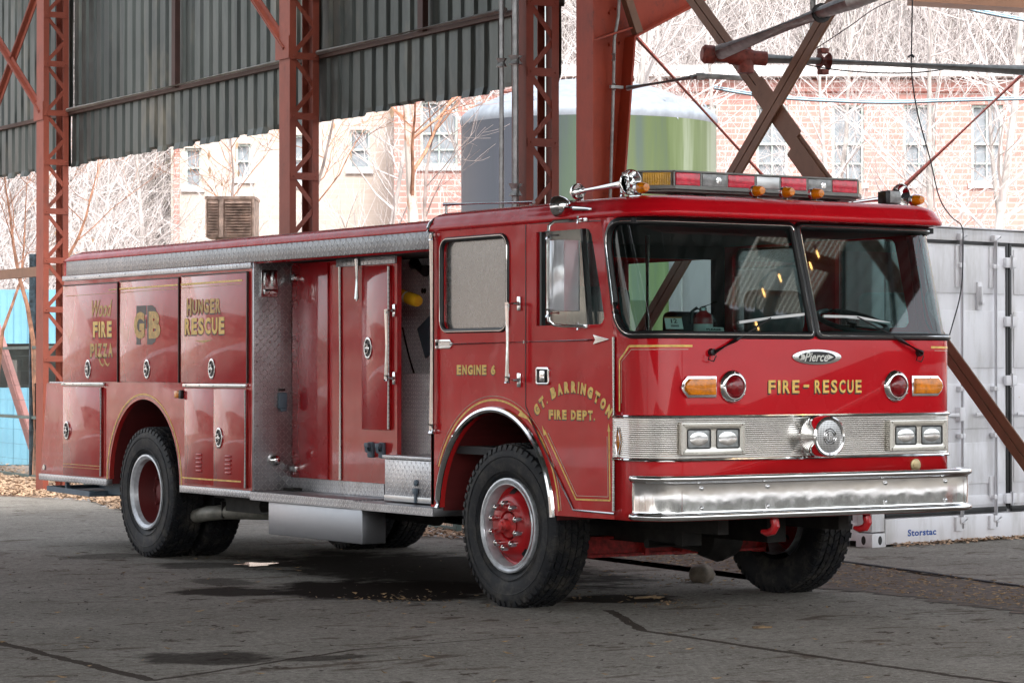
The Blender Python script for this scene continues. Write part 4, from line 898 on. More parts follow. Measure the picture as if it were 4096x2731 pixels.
# ---- wheels
def tyre_bm(cx, cy, cz, out, w=.275, r=.520, lugs=54, seed=1):
    # out = +1/-1 direction (x) of outer face
    b = NB(); hw = w / 2
    pr = [(.298, hw * .80), (.330, hw * .96), (.40, hw * 1.04), (.455, hw * 1.02), (.488, hw * .97), (.503, hw * .90), (.507, hw * .80), (.507, -hw * .80), (.503, -hw * .90), (.488, -hw * .97), (.455, -hw * 1.02), (.40, -hw * 1.04), (.330, -hw * .96), (.298, -hw * .80)]
    lathe(b, pr, (cx, cy, cz), (out, 0, 0), 64, close=True)
    for rr_ in (.345, .435): tube(b, [(cx + out * hw * 1.03, cy + rr_ * cos(t), cz + rr_ * sin(t)) for t in [2 * pi * i / 48 for i in range(48)]], .004, 5, closed=True)
    rows = 5
    for q in range(rows):
        t0 = -hw * .86 + (w * .86) * q / rows; t1 = t0 + w * .86 / rows - .010
        for k in range(lugs):
            a = 2 * pi * (k + (.5 if q % 2 else 0)) / lugs; da = 2 * pi / lugs * .40
            tw = .012 * (1 if q % 2 else -1)
            V = []
            for rr_ in (.500, r if 0 < q < rows - 1 else r - .003):
                for t, s_ in ((t0, -tw), (t1, tw)):
                    for e_ in (-1, 1):
                        aa = a + e_ * da + s_ / r; V.append(b.verts.new((cx + out * t, cy + rr_ * cos(aa), cz + rr_ * sin(aa))))
            for f_ in ((4, 5, 7, 6), (0, 1, 5, 4), (2, 6, 7, 3), (0, 4, 6, 2), (1, 3, 7, 5)): b.faces.new([V[i] for i in f_])
    # shoulder lugs
    for k in range(lugs):
        a = 2 * pi * k / lugs; da = 2 * pi / lugs * .30
        for sd__ in (1, -1):
            V = []
            for rr_, t in ((.514, hw * .86), (.508, hw * .97), (.478, hw * 1.03), (.478, hw * .9)):
                for e_ in (-1, 1): aa = a + e_ * da; V.append(b.verts.new((cx + out * sd__ * t, cy + rr_ * cos(aa), cz + rr_ * sin(aa))))
            for f_ in ((0, 1, 3, 2), (2, 3, 5, 4), (0, 2, 4, 6), (1, 7, 5, 3)): b.faces.new([V[i] for i in f_])
    bmesh.ops.recalc_face_normals(b, faces=b.faces[:])
    for v in b.verts:        # weight of the truck: flat contact patch and a slight sidewall bulge
        g = math.exp(-(max(v.co.z, 0) / .09) ** 2); v.co.x += (v.co.x - cx) * .10 * g
        if v.co.z < .014: v.co.z = .001 + (v.co.z + .01) * .05
    return b
def rot_bm(b, c, ang):
    bmesh.ops.rotate(b, verts=b.verts[:], cent=c, matrix=Matrix.Rotation(ang, 3, 'Z')); return b
def wheel_front(cx, cy, out, steer):
    c = Vector((cx, cy, .515)); hw = .1375
    ww = P('front_wheel', rot_bm(tyre_bm(cx, cy, .515, out), c, steer), MAT['tyre'], ang=25)
    b = NB(); lathe(b, [(.300, hw * .80), (.300, hw * 1.0), (.288, hw * 1.02), (.262, hw * .90), (.252, hw * .72), (.250, -.05), (.262, -.13)], c, (out, 0, 0), 48, cap=False)
    tube(b, [c + Vector((out * (hw * .98), .262 * cos(t), .262 * sin(t))) for t in [pi * 2 * i / 48 for i in range(48)]], .006, 6, closed=True)
    P('rim', rot_bm(b, c, steer), MAT['rim'], ww)
    b = NB(); s0 = hw - .045
    lathe(b, [(.252, s0 - .03), (.236, s0 - .035), (.215, s0 - .02), (.190, s0 + .025), (.165, s0 + .038), (.095, s0 + .038), (.085, s0 + .02), (.083, s0 - .02), (.05, s0 - .03)], c, (out, 0, 0), 48, cap=False)
    P('wheel_disc', rot_bm(b, c, steer), MAT['redpart'], ww)
    for k in range(5):
        b = NB(); a = 2 * pi * k / 5 + .3; lathe(b, [(.030, 0), (.001, .003)], c + Vector((out * (s0 - .004), .212 * cos(a), .212 * sin(a))), (out * .75, cos(a) * .65, sin(a) * .65), 16, sx=1.0, sy=1.25)
        P('hand_hole', rot_bm(b, c, steer), MAT['black'], ww)
    b = NB(); lathe(b, [(.080, s0 - .03), (.078, s0 + .035), (.045, s0 + .05), (.042, s0 + .085), (.030, s0 + .09), (.026, s0 + .105), (.001, s0 + .108)], c, (out, 0, 0), 24, cap=False)
    P('hub', rot_bm(b, c, steer), MAT['chassis_red'], ww)
    for k in range(10):
        b = NB(); a = 2 * pi * k / 10 + .31; lathe(b, [(.021, 0), (.0205, .026), (.018, .048), (.010, .055), (.001, .056)], c + Vector((out * (s0 + .037), .138 * cos(a), .138 * sin(a))), (out, 0, 0), 12, cap=False)
        P('lug_nut', rot_bm(b, c, steer), MAT['chrome'], ww)
wheel_front(.155, 1.60, -1, R(3)); wheel_front(W - .155, 1.60, 1, R(3))
for sx in (0, 1):
    out = -1 if sx == 0 else 1; X = (lambda x: x) if sx == 0 else (lambda x: W - x)
    for off in (.15, .49):
        cx = X(off); c = Vector((cx, 6.95, .52)); o_ = out if off == .15 else -out
        ww = P('rear_wheel', tyre_bm(cx, 6.95, .52, o_), MAT['tyre'], ang=25)
        b = NB(); hw = .1375; lathe(b, [(.300, hw * .80), (.300, hw * 1.0), (.286, hw * 1.02), (.262, hw * .88), (.252, hw * .6)], c, (o_, 0, 0), 48, cap=False); P('rim', b, MAT['rim'], ww)
        if off == .15:
            b = NB(); lathe(b, [(.252, hw * .62), (.248, -.02), (.235, -.05), (.12, -.055), (.10, -.03), (.06, -.02), (.055, .02), (.001, .025)], c, (o_, 0, 0), 48, cap=False)
            for k in range(10): a = 2 * pi * k / 10; lathe(b, [(.016, 0), (.014, .04), (.001, .042)], c + Vector((o_ * (-.053), .17 * cos(a), .17 * sin(a))), (o_, 0, 0), 10, cap=False)
            P('wheel_disc', b, MAT['darkred'], ww)
# ---- chassis
b = NB(); box(b, .70, .78, .3, 8.9, .50, .74); box(b, W - .78, W - .70, .3, 8.9, .50, .74); box(b, .60, W - .6, .5, 2.6, .72, 1.25); box(b, .85, W - .85, 2.6, 4.6, .45, .85); box(b, .12, W - .12, .45, .95, .64, .70); box(b, .78, W - .78, 6.2, 6.4, .5, .7)
box(b, .3, .78, 5.2, 6.1, .40, .60); box(b, .25, W - .25, 4.9, 6.2, .50, .62); box(b, .6, W - .6, 4.8, 8.8, .45, .6); tube(b, [(.35, 3.0, .5), (.35, 5.5, .46)], .07, 10); tube(b, [(.9, 2.8, .42), (.9, 6.5, .45)], .05, 8); tube(b, [(.45, 2.55, .48), (.75, 2.5, .40), (1.2, 2.6, .45)], .03, 8); box(b, .95, 1.15, 2.6, 6.6, .40, .50)
P('chassis', b, MAT['chassis'])
b = NB(); bar(b, (.38, 1.60, .30), (2.04, 1.60, .30), .12, .018); bar(b, (.38, 1.60, .415), (2.04, 1.60, .415), .12, .018); bar(b, (.38, 1.60, .36), (2.04, 1.60, .36), .02, .10); box(b, 1.04, 1.07, 1.53, 1.60, .295, .42); lathe(b, [(.05, 0), (.10, .03), (.10, .10), (.05, .13)], (1.30, 1.6, .38), (1, 0, 0), 16)
for sg in (0, 1): xx = .38 if sg == 0 else 2.04; tube(b, [(xx, 1.6, .28), (xx, 1.6, .52)], .06, 12)
P('front_axle', b, MAT['chassis_red'])
b = NB(); box(b, .80, .95, .8, 2.4, .40, .56); box(b, W - .95, W - .80, .8, 2.4, .40, .56); tube(b, [(.5, 1.85, .40), (1.9, 1.85, .40)], .020, 8); lathe(b, [(.01, -.18), (.13, -.12), (.17, 0), (.13, .12), (.01, .18)], (1.60, 1.5, .40), (1, 0, 0), 16); tube(b, [(1.62, 1.5, .5), (1.62, 1.5, .75)], .05, 10); tube(b, [(.6, .9, .42), (1.0, .9, .38)], .03, 8); P('suspension', b, MAT['chassis'])
b = NB(); tube(b, [(.5, 6.95, .52), (W - .5, 6.95, .52)], .09, 14); lathe(b, [(.08, -.25), (.20, -.1), (.22, 0), (.2, .1), (.08, .25)], (CXT, 6.95, .52), (0, 1, 0), 18); P('rear_axle', b, MAT['chassis'])
b = NB(); tube(b, [(.25, 6.60, .325), (.22, 6.45, .345), (.24, 6.3, .37), (.32, 6.18, .385), (.42, 6.0, .39), (.5, 5.6, .40)], [.050, .055, .058, .058, .058, .058], 14); lathe(b, [(.09, 0), (.09, .9)], (.55, 4.85, .42), (0, 1, 0), 16); tube(b, [(.24, 6.6, .33), (.248, 6.63, .325)], .051, 14, mi=1); P('exhaust_pipe', b, [simple('dull_exhaust', (.24, .23, .20), .5, .4, .2, 14), MAT['black']])
b = NB(); tube(b, [(.33, 6.17, .44), (.33, 6.17, .60)], .010, 6); box(b, .28, .38, 6.13, 6.15, .34, .47); P('exhaust_hanger', b, MAT['chassis'])
# rear folding step under the tail
b = NB(); box(b, .02, .50, 8.05, 8.94, .455, .468); bar(b, (.02, 8.05, .46), (.02, 8.95, .475), .02, .045); bar(b, (.5, 8.05, .46), (.5, 8.95, .475), .02, .045); bar(b, (.02, 8.95, .475), (.5, 8.95, .475), .02, .045); bar(b, (.02, 8.05, .46), (.5, 8.05, .46), .02, .045); bar(b, (.2, 8.1, .50), (.2, 7.7, .50), .05, .09); bar(b, (.25, 8.15, .48), (.25, 8.15, .58), .03, .03); bar(b, (.05, 8.6, .48), (.05, 8.6, .56), .03, .03); P('rear_step', b, MAT['bluegrey'])
b = NB(); box(b, .02, W - .02, 8.565, 8.92, 1.375, 1.392, .002); P('rear_deck_edge', b, MAT['tp_x'])
# ---- cab interior
b = NB(); box(b, .05, W - .05, .30, 2.45, .95, 1.0); box(b, .75, 1.65, .5, 2.45, 1.0, 1.55, .03); P('cab_floor', b, MAT['dark'])
b = NB(); box(b, .04, W - .04, .25, 2.45, 2.36, 2.395); P('headliner', b, MAT['dark'])
b = NB(); box(b, .22, W - .22, .12, .48, 1.20, 1.672, .02); box(b, .05, W - .05, .30, .48, 1.20, 1.67); box(b, 1.45, W - .12, .16, .55, 1.66, 1.735, .03); dash = P('dashboard', b, MAT['dark'])
b = NB(); box(b, .25, W - .25, .04, .12, 1.62, 1.700, .01); P('defroster_ledge', b, MAT['teal'], dash)
b = NB(); C_ = Vector((1.92, .50, 1.80)); ax = Vector((0, -.35, 1)).normalized(); a_, b_ = frame_of(ax)
tube(b, [C_ + (a_ * cos(t) + b_ * sin(t)) * .225 for t in [2 * pi * i / 40 for i in range(40)]], .016, 10, closed=True)
for t in (.3, 2.4, 4.5): tube(b, [C_ - ax * .03, C_ + (a_ * cos(t) + b_ * sin(t)) * .22], .011, 8)
tube(b, [C_, C_ - ax * .5], .03, 10); P('steering_wheel', b, MAT['seat'])
for x in (.50, 1.90):
    b = NB(); box(b, x - .24, x + .24, .85, 1.30, 1.35, 1.48, .05, seg=3); box(b, x - .23, x + .23, 1.22, 1.34, 1.45, 2.02, .07, seg=4); P('seat', b, MAT['seat'])
for x in (.36, 2.0):
    b = NB(); box(b, x - .2, x + .2, 2.30, 2.42, 1.4, 1.90, .05, seg=3); P('seat', b, MAT['seat'])
for x in (.35,):
    b = NB(); tube(b, [(.95, 1.38, 1.60), (.95, 1.38, 2.37)], .016, 10); P('grab_post', b, MAT['steel'])
b = NB(); box(b, .64, .68, 1.38, 2.46, 1.0, 1.72); box(b, 1.74, 1.78, 1.38, 2.46, 1.0, 1.72); box(b, .9, 1.5, 1.36, 1.40, 1.4, 1.75); P('engine_cover', b, MAT['dark'])
b = NB(); box(b, 1.3, W - .04, 2.44, 2.497, 1.0, 1.74); box(b, 1.3, W - .04, 2.44, 2.497, 2.27, 2.38); box(b, 1.3, 1.36, 2.44, 2.497, 1.74, 2.27); box(b, W - .12, W - .04, 2.44, 2.497, 1.74, 2.27); P('cab_rear_panel', b, MAT['dark'])
# inspection sticker with its number, in the windshield
b = NB(); A = [FM(UX(x), z, -.022) for x, z in ((.155, 1.735), (.285, 1.735), (.285, 1.802), (.155, 1.802))]
A = [FM(u, z, -.024) for u, z in ((.405, 1.735), (.525, 1.735), (.525, 1.805), (.405, 1.805))]
b.faces.new([b.verts.new(p) for p in A]); st = P('inspection_sticker', b, MAT['paper'], front)
b = NB(); text_bm('12', (.445, .487, 1.770, 1.795), lambda v: FM(v.x, v.y, -.0215), .02, bm=b); 
for k in range(9): q = [FM(u, z, -.0215) for u, z in ((.442 + k * .006, 1.747), (.4455 + k * .006, 1.747), (.4455 + k * .006, 1.760), (.442 + k * .006, 1.760))]; b.faces.new([b.verts.new(p) for p in q])
P('sticker_number', b, MAT['black'], st, smooth=False)
b = NB(); q = [FM(u, z, -.0217) for u, z in ((.405, 1.799), (.525, 1.799), (.525, 1.805), (.405, 1.805))]; b.faces.new([b.verts.new(p) for p in q]); P('sticker_edge', b, simple('orange_print', (.6, .25, .08)), st)

# ================================================================== things carried in / on the truck
b = NB(); ex = Vector((.62, .34, 1.672))
lathe(b, [(.052, 0), (.058, .008), (.058, .13), (.050, .155), (.028, .172), (.022, .180)], ex, (0, 0, 1), 28); fe = empty('fire_extinguisher', ex, 'small red fire extinguisher with chrome lever standing on the dashboard behind the windscreen', 'fire extinguisher')
P('cylinder', b, MAT['redpart'], fe)
b = NB(); lathe(b, [(.0585, .03), (.0585, .10)], ex, (0, 0, 1), 28, cap=False); P('paper_label', b, MAT['paper'], fe)
b = NB(); lathe(b, [(.022, .178), (.022, .20), (.012, .205)], ex, (0, 0, 1), 16); tube(b, [ex + Vector((-.01, 0, .20)), ex + Vector((.10, 0, .235))], .007, 6); tube(b, [ex + Vector((-.01, 0, .195)), ex + Vector((.06, 0, .15)), ex + Vector((.09, 0, .115))], .007, 6); P('valve_lever', b, MAT['steel'], fe)
b = NB(); tube(b, [ex + Vector((-.015, 0, .185)), ex + Vector((-.05, 0, .195)), ex + Vector((-.085, 0, .175)), ex + Vector((-.09, 0, .10))], .010, 8); P('hose', b, MAT['black'], fe)
b = NB(); tube(b, [(.70, .28, 1.700), (.84, .24, 1.695)], .030, 16); thing('rolled_paper', b, MAT['paper'], 'white paper roll lying on the dashboard beside the red extinguisher', 'paper roll')
b = NB(); text_bm('PLEASE', (.60, .70, 1.715, 1.74), lambda v: Vector((v.x, .21, v.y)), .02, z=0, bm=b) if False else None
b.free()
b = NB(); q = [(.53, .20, 1.690), (.68, .20, 1.690), (.69, .23, 1.750), (.55, .23, 1.755)]; b.faces.new([b.verts.new(p) for p in q]); r_ = bmesh.ops.extrude_face_region(b, geom=b.faces[:]); bmesh.ops.translate(b, vec=(0, .002, .0), verts=[v for v in r_['geom'] if isinstance(v, bmesh.types.BMVert)]); bmesh.ops.recalc_face_normals(b, faces=b.faces[:])
no = thing('paper_notice', b, MAT['paper'], 'white paper notice with black words leaning in the windscreen in front of the extinguisher', 'notice')
b = NB()
for i, s_ in enumerate(('PLEASE', 'STAY', 'OUT')): text_bm(s_, (.555, .555 + .018 * len(s_), 1.732 - i * .017, 1.744 - i * .017), lambda v: Vector((v.x, .198 + (v.y - 1.69) * .5 - .0015, v.y)), .03, bm=b)
P('notice_words', b, MAT['black'], no, smooth=False)
# yellow roll behind the pump panel
A, B = PD(905, 672, 19.0), PD(958, 690.8, 18.75); b = NB(); d = B - A
lathe(b, [(.02, -.3), (.040, -.29), (.042, 0), (.043, d.length * .55), (.041, d.length * .6), (.044, d.length * .66), (.044, d.length * .98), (.036, d.length * 1.06), (.012, d.length * 1.09)], A, d, 20)
yb = thing('yellow_canvas_roll', b, MAT['yellow'], 'yellow rolled bag with a white band sticking out of the open bay behind the cab', 'bag')
b = NB(); lathe(b, [(.0455, d.length * .56), (.0455, d.length * .64)], A, d, 20, cap=False); P('white_band', b, MAT['paper'], yb)
#SECTION3
# ================================================================== SHED
P3 = Vector((3.5005, 6.626, 0)); wv = Vector((sin(R(2.2)), cos(R(2.2)), 0)); nv = Vector((cos(R(2.2)), -sin(R(2.2)), 0))
def WP(s, off, z): return P3 + wv * s + nv * off + Vector((0, 0, z))
def S_of(px, off):
    v = ray(px * 1.7415, 1476); t = ((P3 + nv * off - CAMP).dot(nv)) / v.dot(nv); return (CAMP + v * t - P3).dot(wv)
def wbox(b, s0, s1, o0, o1, z0, z1, mi=0):
    V = [b.verts.new(WP(s, o, z)) for s in (s0, s1) for o in (o0, o1) for z in (z0, z1)]
    for f in ((0, 1, 3, 2), (4, 6, 7, 5), (0, 4, 5, 1), (2, 3, 7, 6), (0, 2, 6, 4), (1, 5, 7, 3)): g = b.faces.new([V[i] for i in f]); g.material_index = mi
def fixn(b): bmesh.ops.recalc_face_normals(b, faces=b.faces[:]); return b
cols = []
CL = ['tall rust red lattice column nearest the rear end of the fire truck', 'tall rust red lattice column rising behind the middle of the truck body', 'rust red lattice column beside the two grey pipes and the wide orange red column']
for i, (pc, lab) in enumerate(((99, CL[0]), (665, CL[1]), (1209, CL[2]))):
    s0 = S_of(pc, -.37); cols.append(s0)
    root = empty('lattice_column', WP(s0 + .12, -.21, 0), lab, 'steel column', 'lattice columns along the corrugated wall')
    b = NB(); wbox(b, s0, s0 + .24, -.370, -.362, 0, 7.4); wbox(b, s0, s0 + .008, -.362, -.30, 0, 7.4); wbox(b, s0 + .232, s0 + .24, -.362, -.30, 0, 7.4); obj('front_channel', fixn(b), MAT['col'], root, smooth=False)
    b = NB(); wbox(b, s0, s0 + .24, -.058, -.050, 0, 7.4); wbox(b, s0, s0 + .008, -.12, -.058, 0, 7.4); wbox(b, s0 + .232, s0 + .24, -.12, -.058, 0, 7.4); obj('rear_channel', fixn(b), MAT['col'], root, smooth=False)
    b = NB(); b2 = NB(); k = 0; z = .44
    while z < 7.3:
        wbox(b, s0 - .010, s0 - .002, -.362, -.056, z - .035, z + .035)
        for o_ in (-.33, -.09): lathe(b, [(.011, 0), (.006, .008)], WP(s0 - .010, o_, z), -wv, 8)
        for ss in (s0 + .012,):
            bar(b2, WP(ss, -.32, z + .03), WP(ss, -.10, z + .27), .008, .045, Vector((0, 0, 1))); bar(b2, WP(ss, -.10, z + .30), WP(ss, -.32, z + .56), .008, .045, Vector((0, 0, 1)))
        z += .592
    obj('tie_plates', fixn(b), MAT['col'], root, smooth=False); obj('lacing_bars', fixn(b2), MAT['col'], root, smooth=False)
s1, s2, s3 = cols
wallr = empty('corrugated_wall', WP(6, .1, 0), 'dark grey corrugated metal wall hanging between the lattice columns above the truck', 'wall')
def corr(s0, s1_, z0, z1, off, parent, seed, jag=.03):
    rnd = random.Random(seed); b = NB(); pitch = .24; n = int((s1_ - s0) / pitch) + 1; prev = None
    lvl = [z0, z0 + .05, (z0 + z1) / 2, z1]
    for i in range(n):
        sh = rnd.uniform(-jag, jag)
        for ds, dz in ((0, .028), (.045, .028), (.07, 0), (.215, 0), (.24, .028)):
            s = s0 + i * pitch + ds
            if s > s1_: continue
            zl = [lvl[0] + sh * .6, lvl[1], lvl[2], lvl[3]]
            cur = [b.verts.new(WP(s, off + dz + rnd.uniform(-.004, .004) + (sh * .5 if j == 0 else 0), zl[j])) for j in range(4)]
            if prev:
                for j in range(3): b.faces.new((prev[j], cur[j], cur[j + 1], prev[j + 1]))
            prev = cur
    o = obj('wall_sheet', b, MAT['corr'], parent, smooth=False); return o
for k, (a, c) in enumerate(((-.42, s2 + .1), (s2 + .12, s1 + .1), (s1 + .12, s1 + 7.2))):
    corr(a, c, 4.58, 7.5, .03, wallr, 11 + k); corr(a, c, 3.955, 4.62, .0, wallr, 31 + k, .045)
b = NB(); wbox(b, -.4, s1 + 7, -.05, .0, 4.572, 4.600); wbox(b, -.4, s1 + 7, -.012, .0, 4.60, 4.63); obj('wall_girt', fixn(b), simple('dark_rust_girt', (.07, .035, .025), .7), wallr, smooth=False)
b = NB()
for a, c in ((.35, s2 - .02), (s2 + .26, s1 - .02)): tube(b, [WP(a, -.075, 4.625), WP(c, -.075, 4.625)], .024, 8)
obj('conduit', b, simple('pale_conduit', (.50, .50, .47), .4, .3, .15, 4), wallr)
b = NB()
for s in (1.93, 7.64): wbox(b, s - .05, s + .05, -.06, .0, 4.60, 7.4)
obj('wall_stud', fixn(b), simple('dark_rust_stud', (.05, .02, .015), .7), wallr, smooth=False)
def brace(p, q, w, h, label, mat='col', gap=None, grp=None, name='diagonal_brace', hint=Vector((0, 0, 1))):
    b = NB(); d = (q - p).normalized(); a_, b_ = frame_of(d, nv)
    # two angles back to back with a thin slot
    for sg in (-1, 1):
        o = a_ * sg * (w / 4 + .004); bar(b, p + o, q + o, w / 2 - .004, .012, nv); bar(b, p + a_ * sg * (.010) + b_ * -.03, q + a_ * sg * .010 + b_ * -.03, .010, .06, nv)
    return thing(name, fixn(b), MAT[mat], label, 'brace', grp, smooth=False)
brace(WP(s2 + .1, -.34, 4.66), WP(s2 + 3.6, -.34, 7.35), .12, .05, 'rust red diagonal brace rising leftwards from the column behind the middle of the truck', grp='diagonal braces of the wall frames')
brace(WP(s1 + .1, -.34, 4.60), WP(s1 + 4.2, -.34, 7.3), .12, .05, 'lower rust red brace at the far left rising away from the leftmost column', grp='diagonal braces of the wall frames')
brace(WP(s1 - .05, -.30, 6.45), WP(s1 + 4.2, -.30, 2.8), .15, .05, 'steep brown brace falling to the left edge from the top of the leftmost column', grp='diagonal braces of the wall frames')
for s, z in ((s2 + .1, 4.68), (s1 + .1, 4.62)):
    pass
b = NB(); wbox(b, s2 - .005, s2 + .30, -.385, -.372, 4.56, 4.78); thing('gusset_plate', fixn(b), MAT['col'], 'small gusset plate bolted where the brace meets the column behind the truck body', 'steel plate', smooth=False)
b = NB(); wbox(b, s1 - .005, s1 + .30, -.385, -.372, 4.50, 4.72); thing('gusset_plate', fixn(b), MAT['col'], 'gusset plate on the leftmost column where the low brace is bolted', 'steel plate', smooth=False)
b = NB(); wbox(b, s1 - .2, s1 + 9, .02, .09, 2.66, 2.78); thing('side_rail', fixn(b), MAT['brace'], 'horizontal brown steel rail crossing behind the leftmost column above the fence', 'rail', smooth=False)
# vertical pipes beside the third column
for px, r_, z1, lab in ((1152, .035, 7.3, 'thinner grey vertical pipe left of the third lattice column'), (1184, .045, 7.3, 'thicker grey vertical pipe touching the third lattice column')):
    p = WP(S_of(px, -.45), -.45, 0); b = NB(); tube(b, [p + Vector((0, 0, .02)), p + Vector((0, 0, z1))], r_, 12)
    for z in (4.05,): tube(b, [p + Vector((0, 0, z)), p + Vector((0, 0, z + .07))], r_ * 1.35, 12)
    if px > 1160: tube(b, [p + Vector((0, 0, 2.95)), p + Vector((0, 0, 3.05))], r_ * 1.3, 12, mi=0)
    thing('standpipe', b, MAT['pipe'], lab, 'pipe', 'grey vertical pipes')
p = WP(s3 + .1, -.12, 0); b = NB(); tube(b, [p, p + Vector((0, 0, 7.2))], .014, 8); thing('thin_conduit', b, MAT['steel'], 'thin bright conduit running up inside the third lattice column', 'conduit')
# portal frame
b = NB(); XL, XRt, XRb = 3.215, 3.60, 3.50
def xr(z): return XRb + (XRt - XRb) * (z - 3.1) / 1.1
fr = empty('portal_frame', (3.4, 5.4, 0), 'wide tapered orange red steel column with a sloping rafter, behind the truck cab', 'steel frame')
b = NB(); V = [(XL, 0), (xr(0), 0), (xr(4.22), 4.22), (12, 4.22 + .50 * (12 - xr(4.22))), (12, 9.2), (XL, 5.2)]
plate([V], FRONT(5.4), .016, 0, b); obj('web', b, MAT['bigcol'], fr, smooth=False)
b = NB(); box(b, XL - .016, XL, 5.28, 5.52, 0, 5.2); obj('outer_flange', b, MAT['bigcol'], fr, smooth=False)
b = NB(); q = [(xr(0), 0), (xr(4.22), 4.22)]
for (x0, z0), (x1, z1) in ((q[0], q[1]), (q[1], (12, V[3][1]))): bar(b, (x0, 5.4, z0), (x1, 5.4, z1), .30, .018, Vector((0, 0, 1)) if x1 > 5 else Vector((1, 0, 0)))
obj('inner_flange', fixn(b), MAT['bigcol'], fr, smooth=False)
b = NB(); bar(b, (XL, 5.385, 4.17), (xr(4.2), 5.385, 4.30), .20, .014, Vector((0, 0, 1)))
for x, z in ((3.44, 4.16), (3.49, 4.17), (3.54, 4.18), (3.44, 4.42), (3.5, 4.46)): lathe(b, [(.016, 0), (.010, .018)], (x, 5.39, z), (0, -1, 0), 8)
obj('stiffener', fixn(b), MAT['bigcol'], fr, smooth=False)
b = NB(); bar(b, (3.36, 5.30, 5.0), (3.66, 5.30, 4.26), .07, .07); thing('knee_strut', b, MAT['brace'], 'dark short strut crossing the top of the orange red column', 'strut', smooth=False)
def cx(px, py): v = ray(px * 1.7415, py * 1.7415); t = (5.33 - CAMP.y) / v.y; return CAMP + v * t
b = NB(); tube(b, [cx(1423, -60), cx(1422, 0), cx(1420, 40), cx(1411, 90), cx(1409, 200), cx(1402, 440), cx(1399, 520)], .013, 8)
for py in (132, 200): c_ = cx(1409.5, py); tube(b, [c_ - Vector((0, 0, .03)), c_ + Vector((0, 0, .03))], .019, 8)
c_ = cx(1408, 200); box(b, c_.x - .03, c_.x + .09, 5.31, 5.34, c_.z - .012, c_.z + .012); thing('conduit', b, MAT['pipe'], 'grey conduit clipped up the face of the orange red column', 'conduit')
# the X brace right of the column
def SB(y, z, x=3.35): return Vector((x, y, z))
def xbrace(p, q, lab, xo):
    b = NB(); d = (q - p).normalized(); a_ = d.cross(Vector((1, 0, 0))).normalized()
    for sg in (-1, 1):
        o = a_ * sg * .042; bar(b, p + o * .86, q + o * .86, .062, .012, Vector((1, 0, 0)))
        bar(b, p + a_ * sg * .010 + Vector((.035, 0, 0)), q + a_ * sg * .010 + Vector((.035, 0, 0)), .010, .07, Vector((1, 0, 0)))
    return b
b = xbrace(SB(6.0, 6.15, 3.37), SB(-.40, .09, 3.37), '', 0)
m_ = SB(2.95, 3.24, 3.357); d = (SB(-.4, .09) - SB(6.0, 6.15)).normalized(); a_ = d.cross(Vector((1, 0, 0))).normalized()
bar(b, m_ - d * .55 + a_ * .03, m_ + d * .1 + a_ * .03, .17, .010, Vector((1, 0, 0))); bar(b, m_ + d * .1 - a_ * .03, m_ + d * .75 - a_ * .03, .17, .010, Vector((1, 0, 0)))
thing('cross_brace', fixn(b), MAT['brace'], 'long brown slotted brace falling rightwards behind the cab to the white container', 'brace', 'X bracing beside the orange red column', smooth=False)
b = xbrace(SB(6.0, .60, 3.33), SB(-.8, 7.30, 3.33), '', 0)
thing('cross_brace', fixn(b), MAT['brace'], 'brown brace rising rightwards from behind the light bar to the top edge', 'brace', 'X bracing beside the orange red column', smooth=False)
# sprinkler pipes
b = NB(); A = PD(1655, 120, 20); B = PD(1960, 2, 17.3); C2 = A + (B - A) * 2.2
tube(b, [A, B, C2], .058, 14); 
for t in (.78,): c_ = A + (B - A) * t; tube(b, [c_, c_ + (B - A).normalized() * .03], .066, 14, mi=1)
thing('sprinkler_pipe', b, [MAT['pipe'], MAT['black']], 'thick grey pipe climbing to the top right from the red elbow', 'pipe')
b = NB(); A2 = PD(1640, 130, 20.05); B2 = PD(2420, 165, 20.9); tube(b, [A2, B2], .050, 14)
for px in (1706, 1880): c_ = A2 + (B2 - A2) * ((px - 1640) / 780); d_ = (B2 - A2).normalized(); tube(b, [c_ - d_ * .02, c_ + d_ * .06], .068, 14, mi=1); box(b, c_.x - .02, c_.x + .05, c_.y - .03, c_.y + .03, c_.z - .10, c_.z - .06, .005, mi=1); box(b, c_.x - .02, c_.x + .05, c_.y - .03, c_.y + .03, c_.z + .06, c_.z + .10, .005, mi=1)
thing('cross_pipe', b, [MAT['pipe'], MAT['rustpipe']], 'thick grey pipe with rust red couplings running level to the right edge', 'pipe')
b = NB(); c0 = PD(1612, 124, 20); c1 = PD(1690, 130, 20.05); d_ = (c1 - c0).normalized()
lathe(b, [(.05, 0), (.070, .02), (.070, .09), (.052, .11), (.050, .2), (.064, .22), (.068, .34), (.054, .40), (.054, .5)], c0, d_, 18); lathe(b, [(.062, -.05), (.062, .12)], c0 + d_ * .34, Vector((0, 0, -1)), 14)
thing('pipe_elbow', b, MAT['rustpipe'], 'rust red pipe elbow where the two thick grey pipes meet', 'pipe fitting')
b = NB(); tube(b, [PD(1440, 203, 20.6), PD(1596, 177, 20.3), PD(1612, 175, 20.3), PD(1720, 181, 20.5)], .020, 10); tube(b, [PD(1586, 179, 20.3), PD(1600, 176.5, 20.3), PD(1618, 176, 20.3)], .029, 10)
thing('thin_pipe', b, MAT['pipe'], 'thin bent grey pipe between the orange red column and the X brace', 'pipe')
b = NB(); tube(b, [PD(1868, -30, 19.9), PD(1866, 88, 19.9)], .024, 10); tube(b, [PD(1858, 96, 19.9), PD(1874, 92, 19.9)], .04, 10, mi=1); thing('pipe_drop', b, [MAT['pipe'], MAT['rustpipe']], 'short vertical pipe stub dropping onto the rising grey pipe', 'pipe')
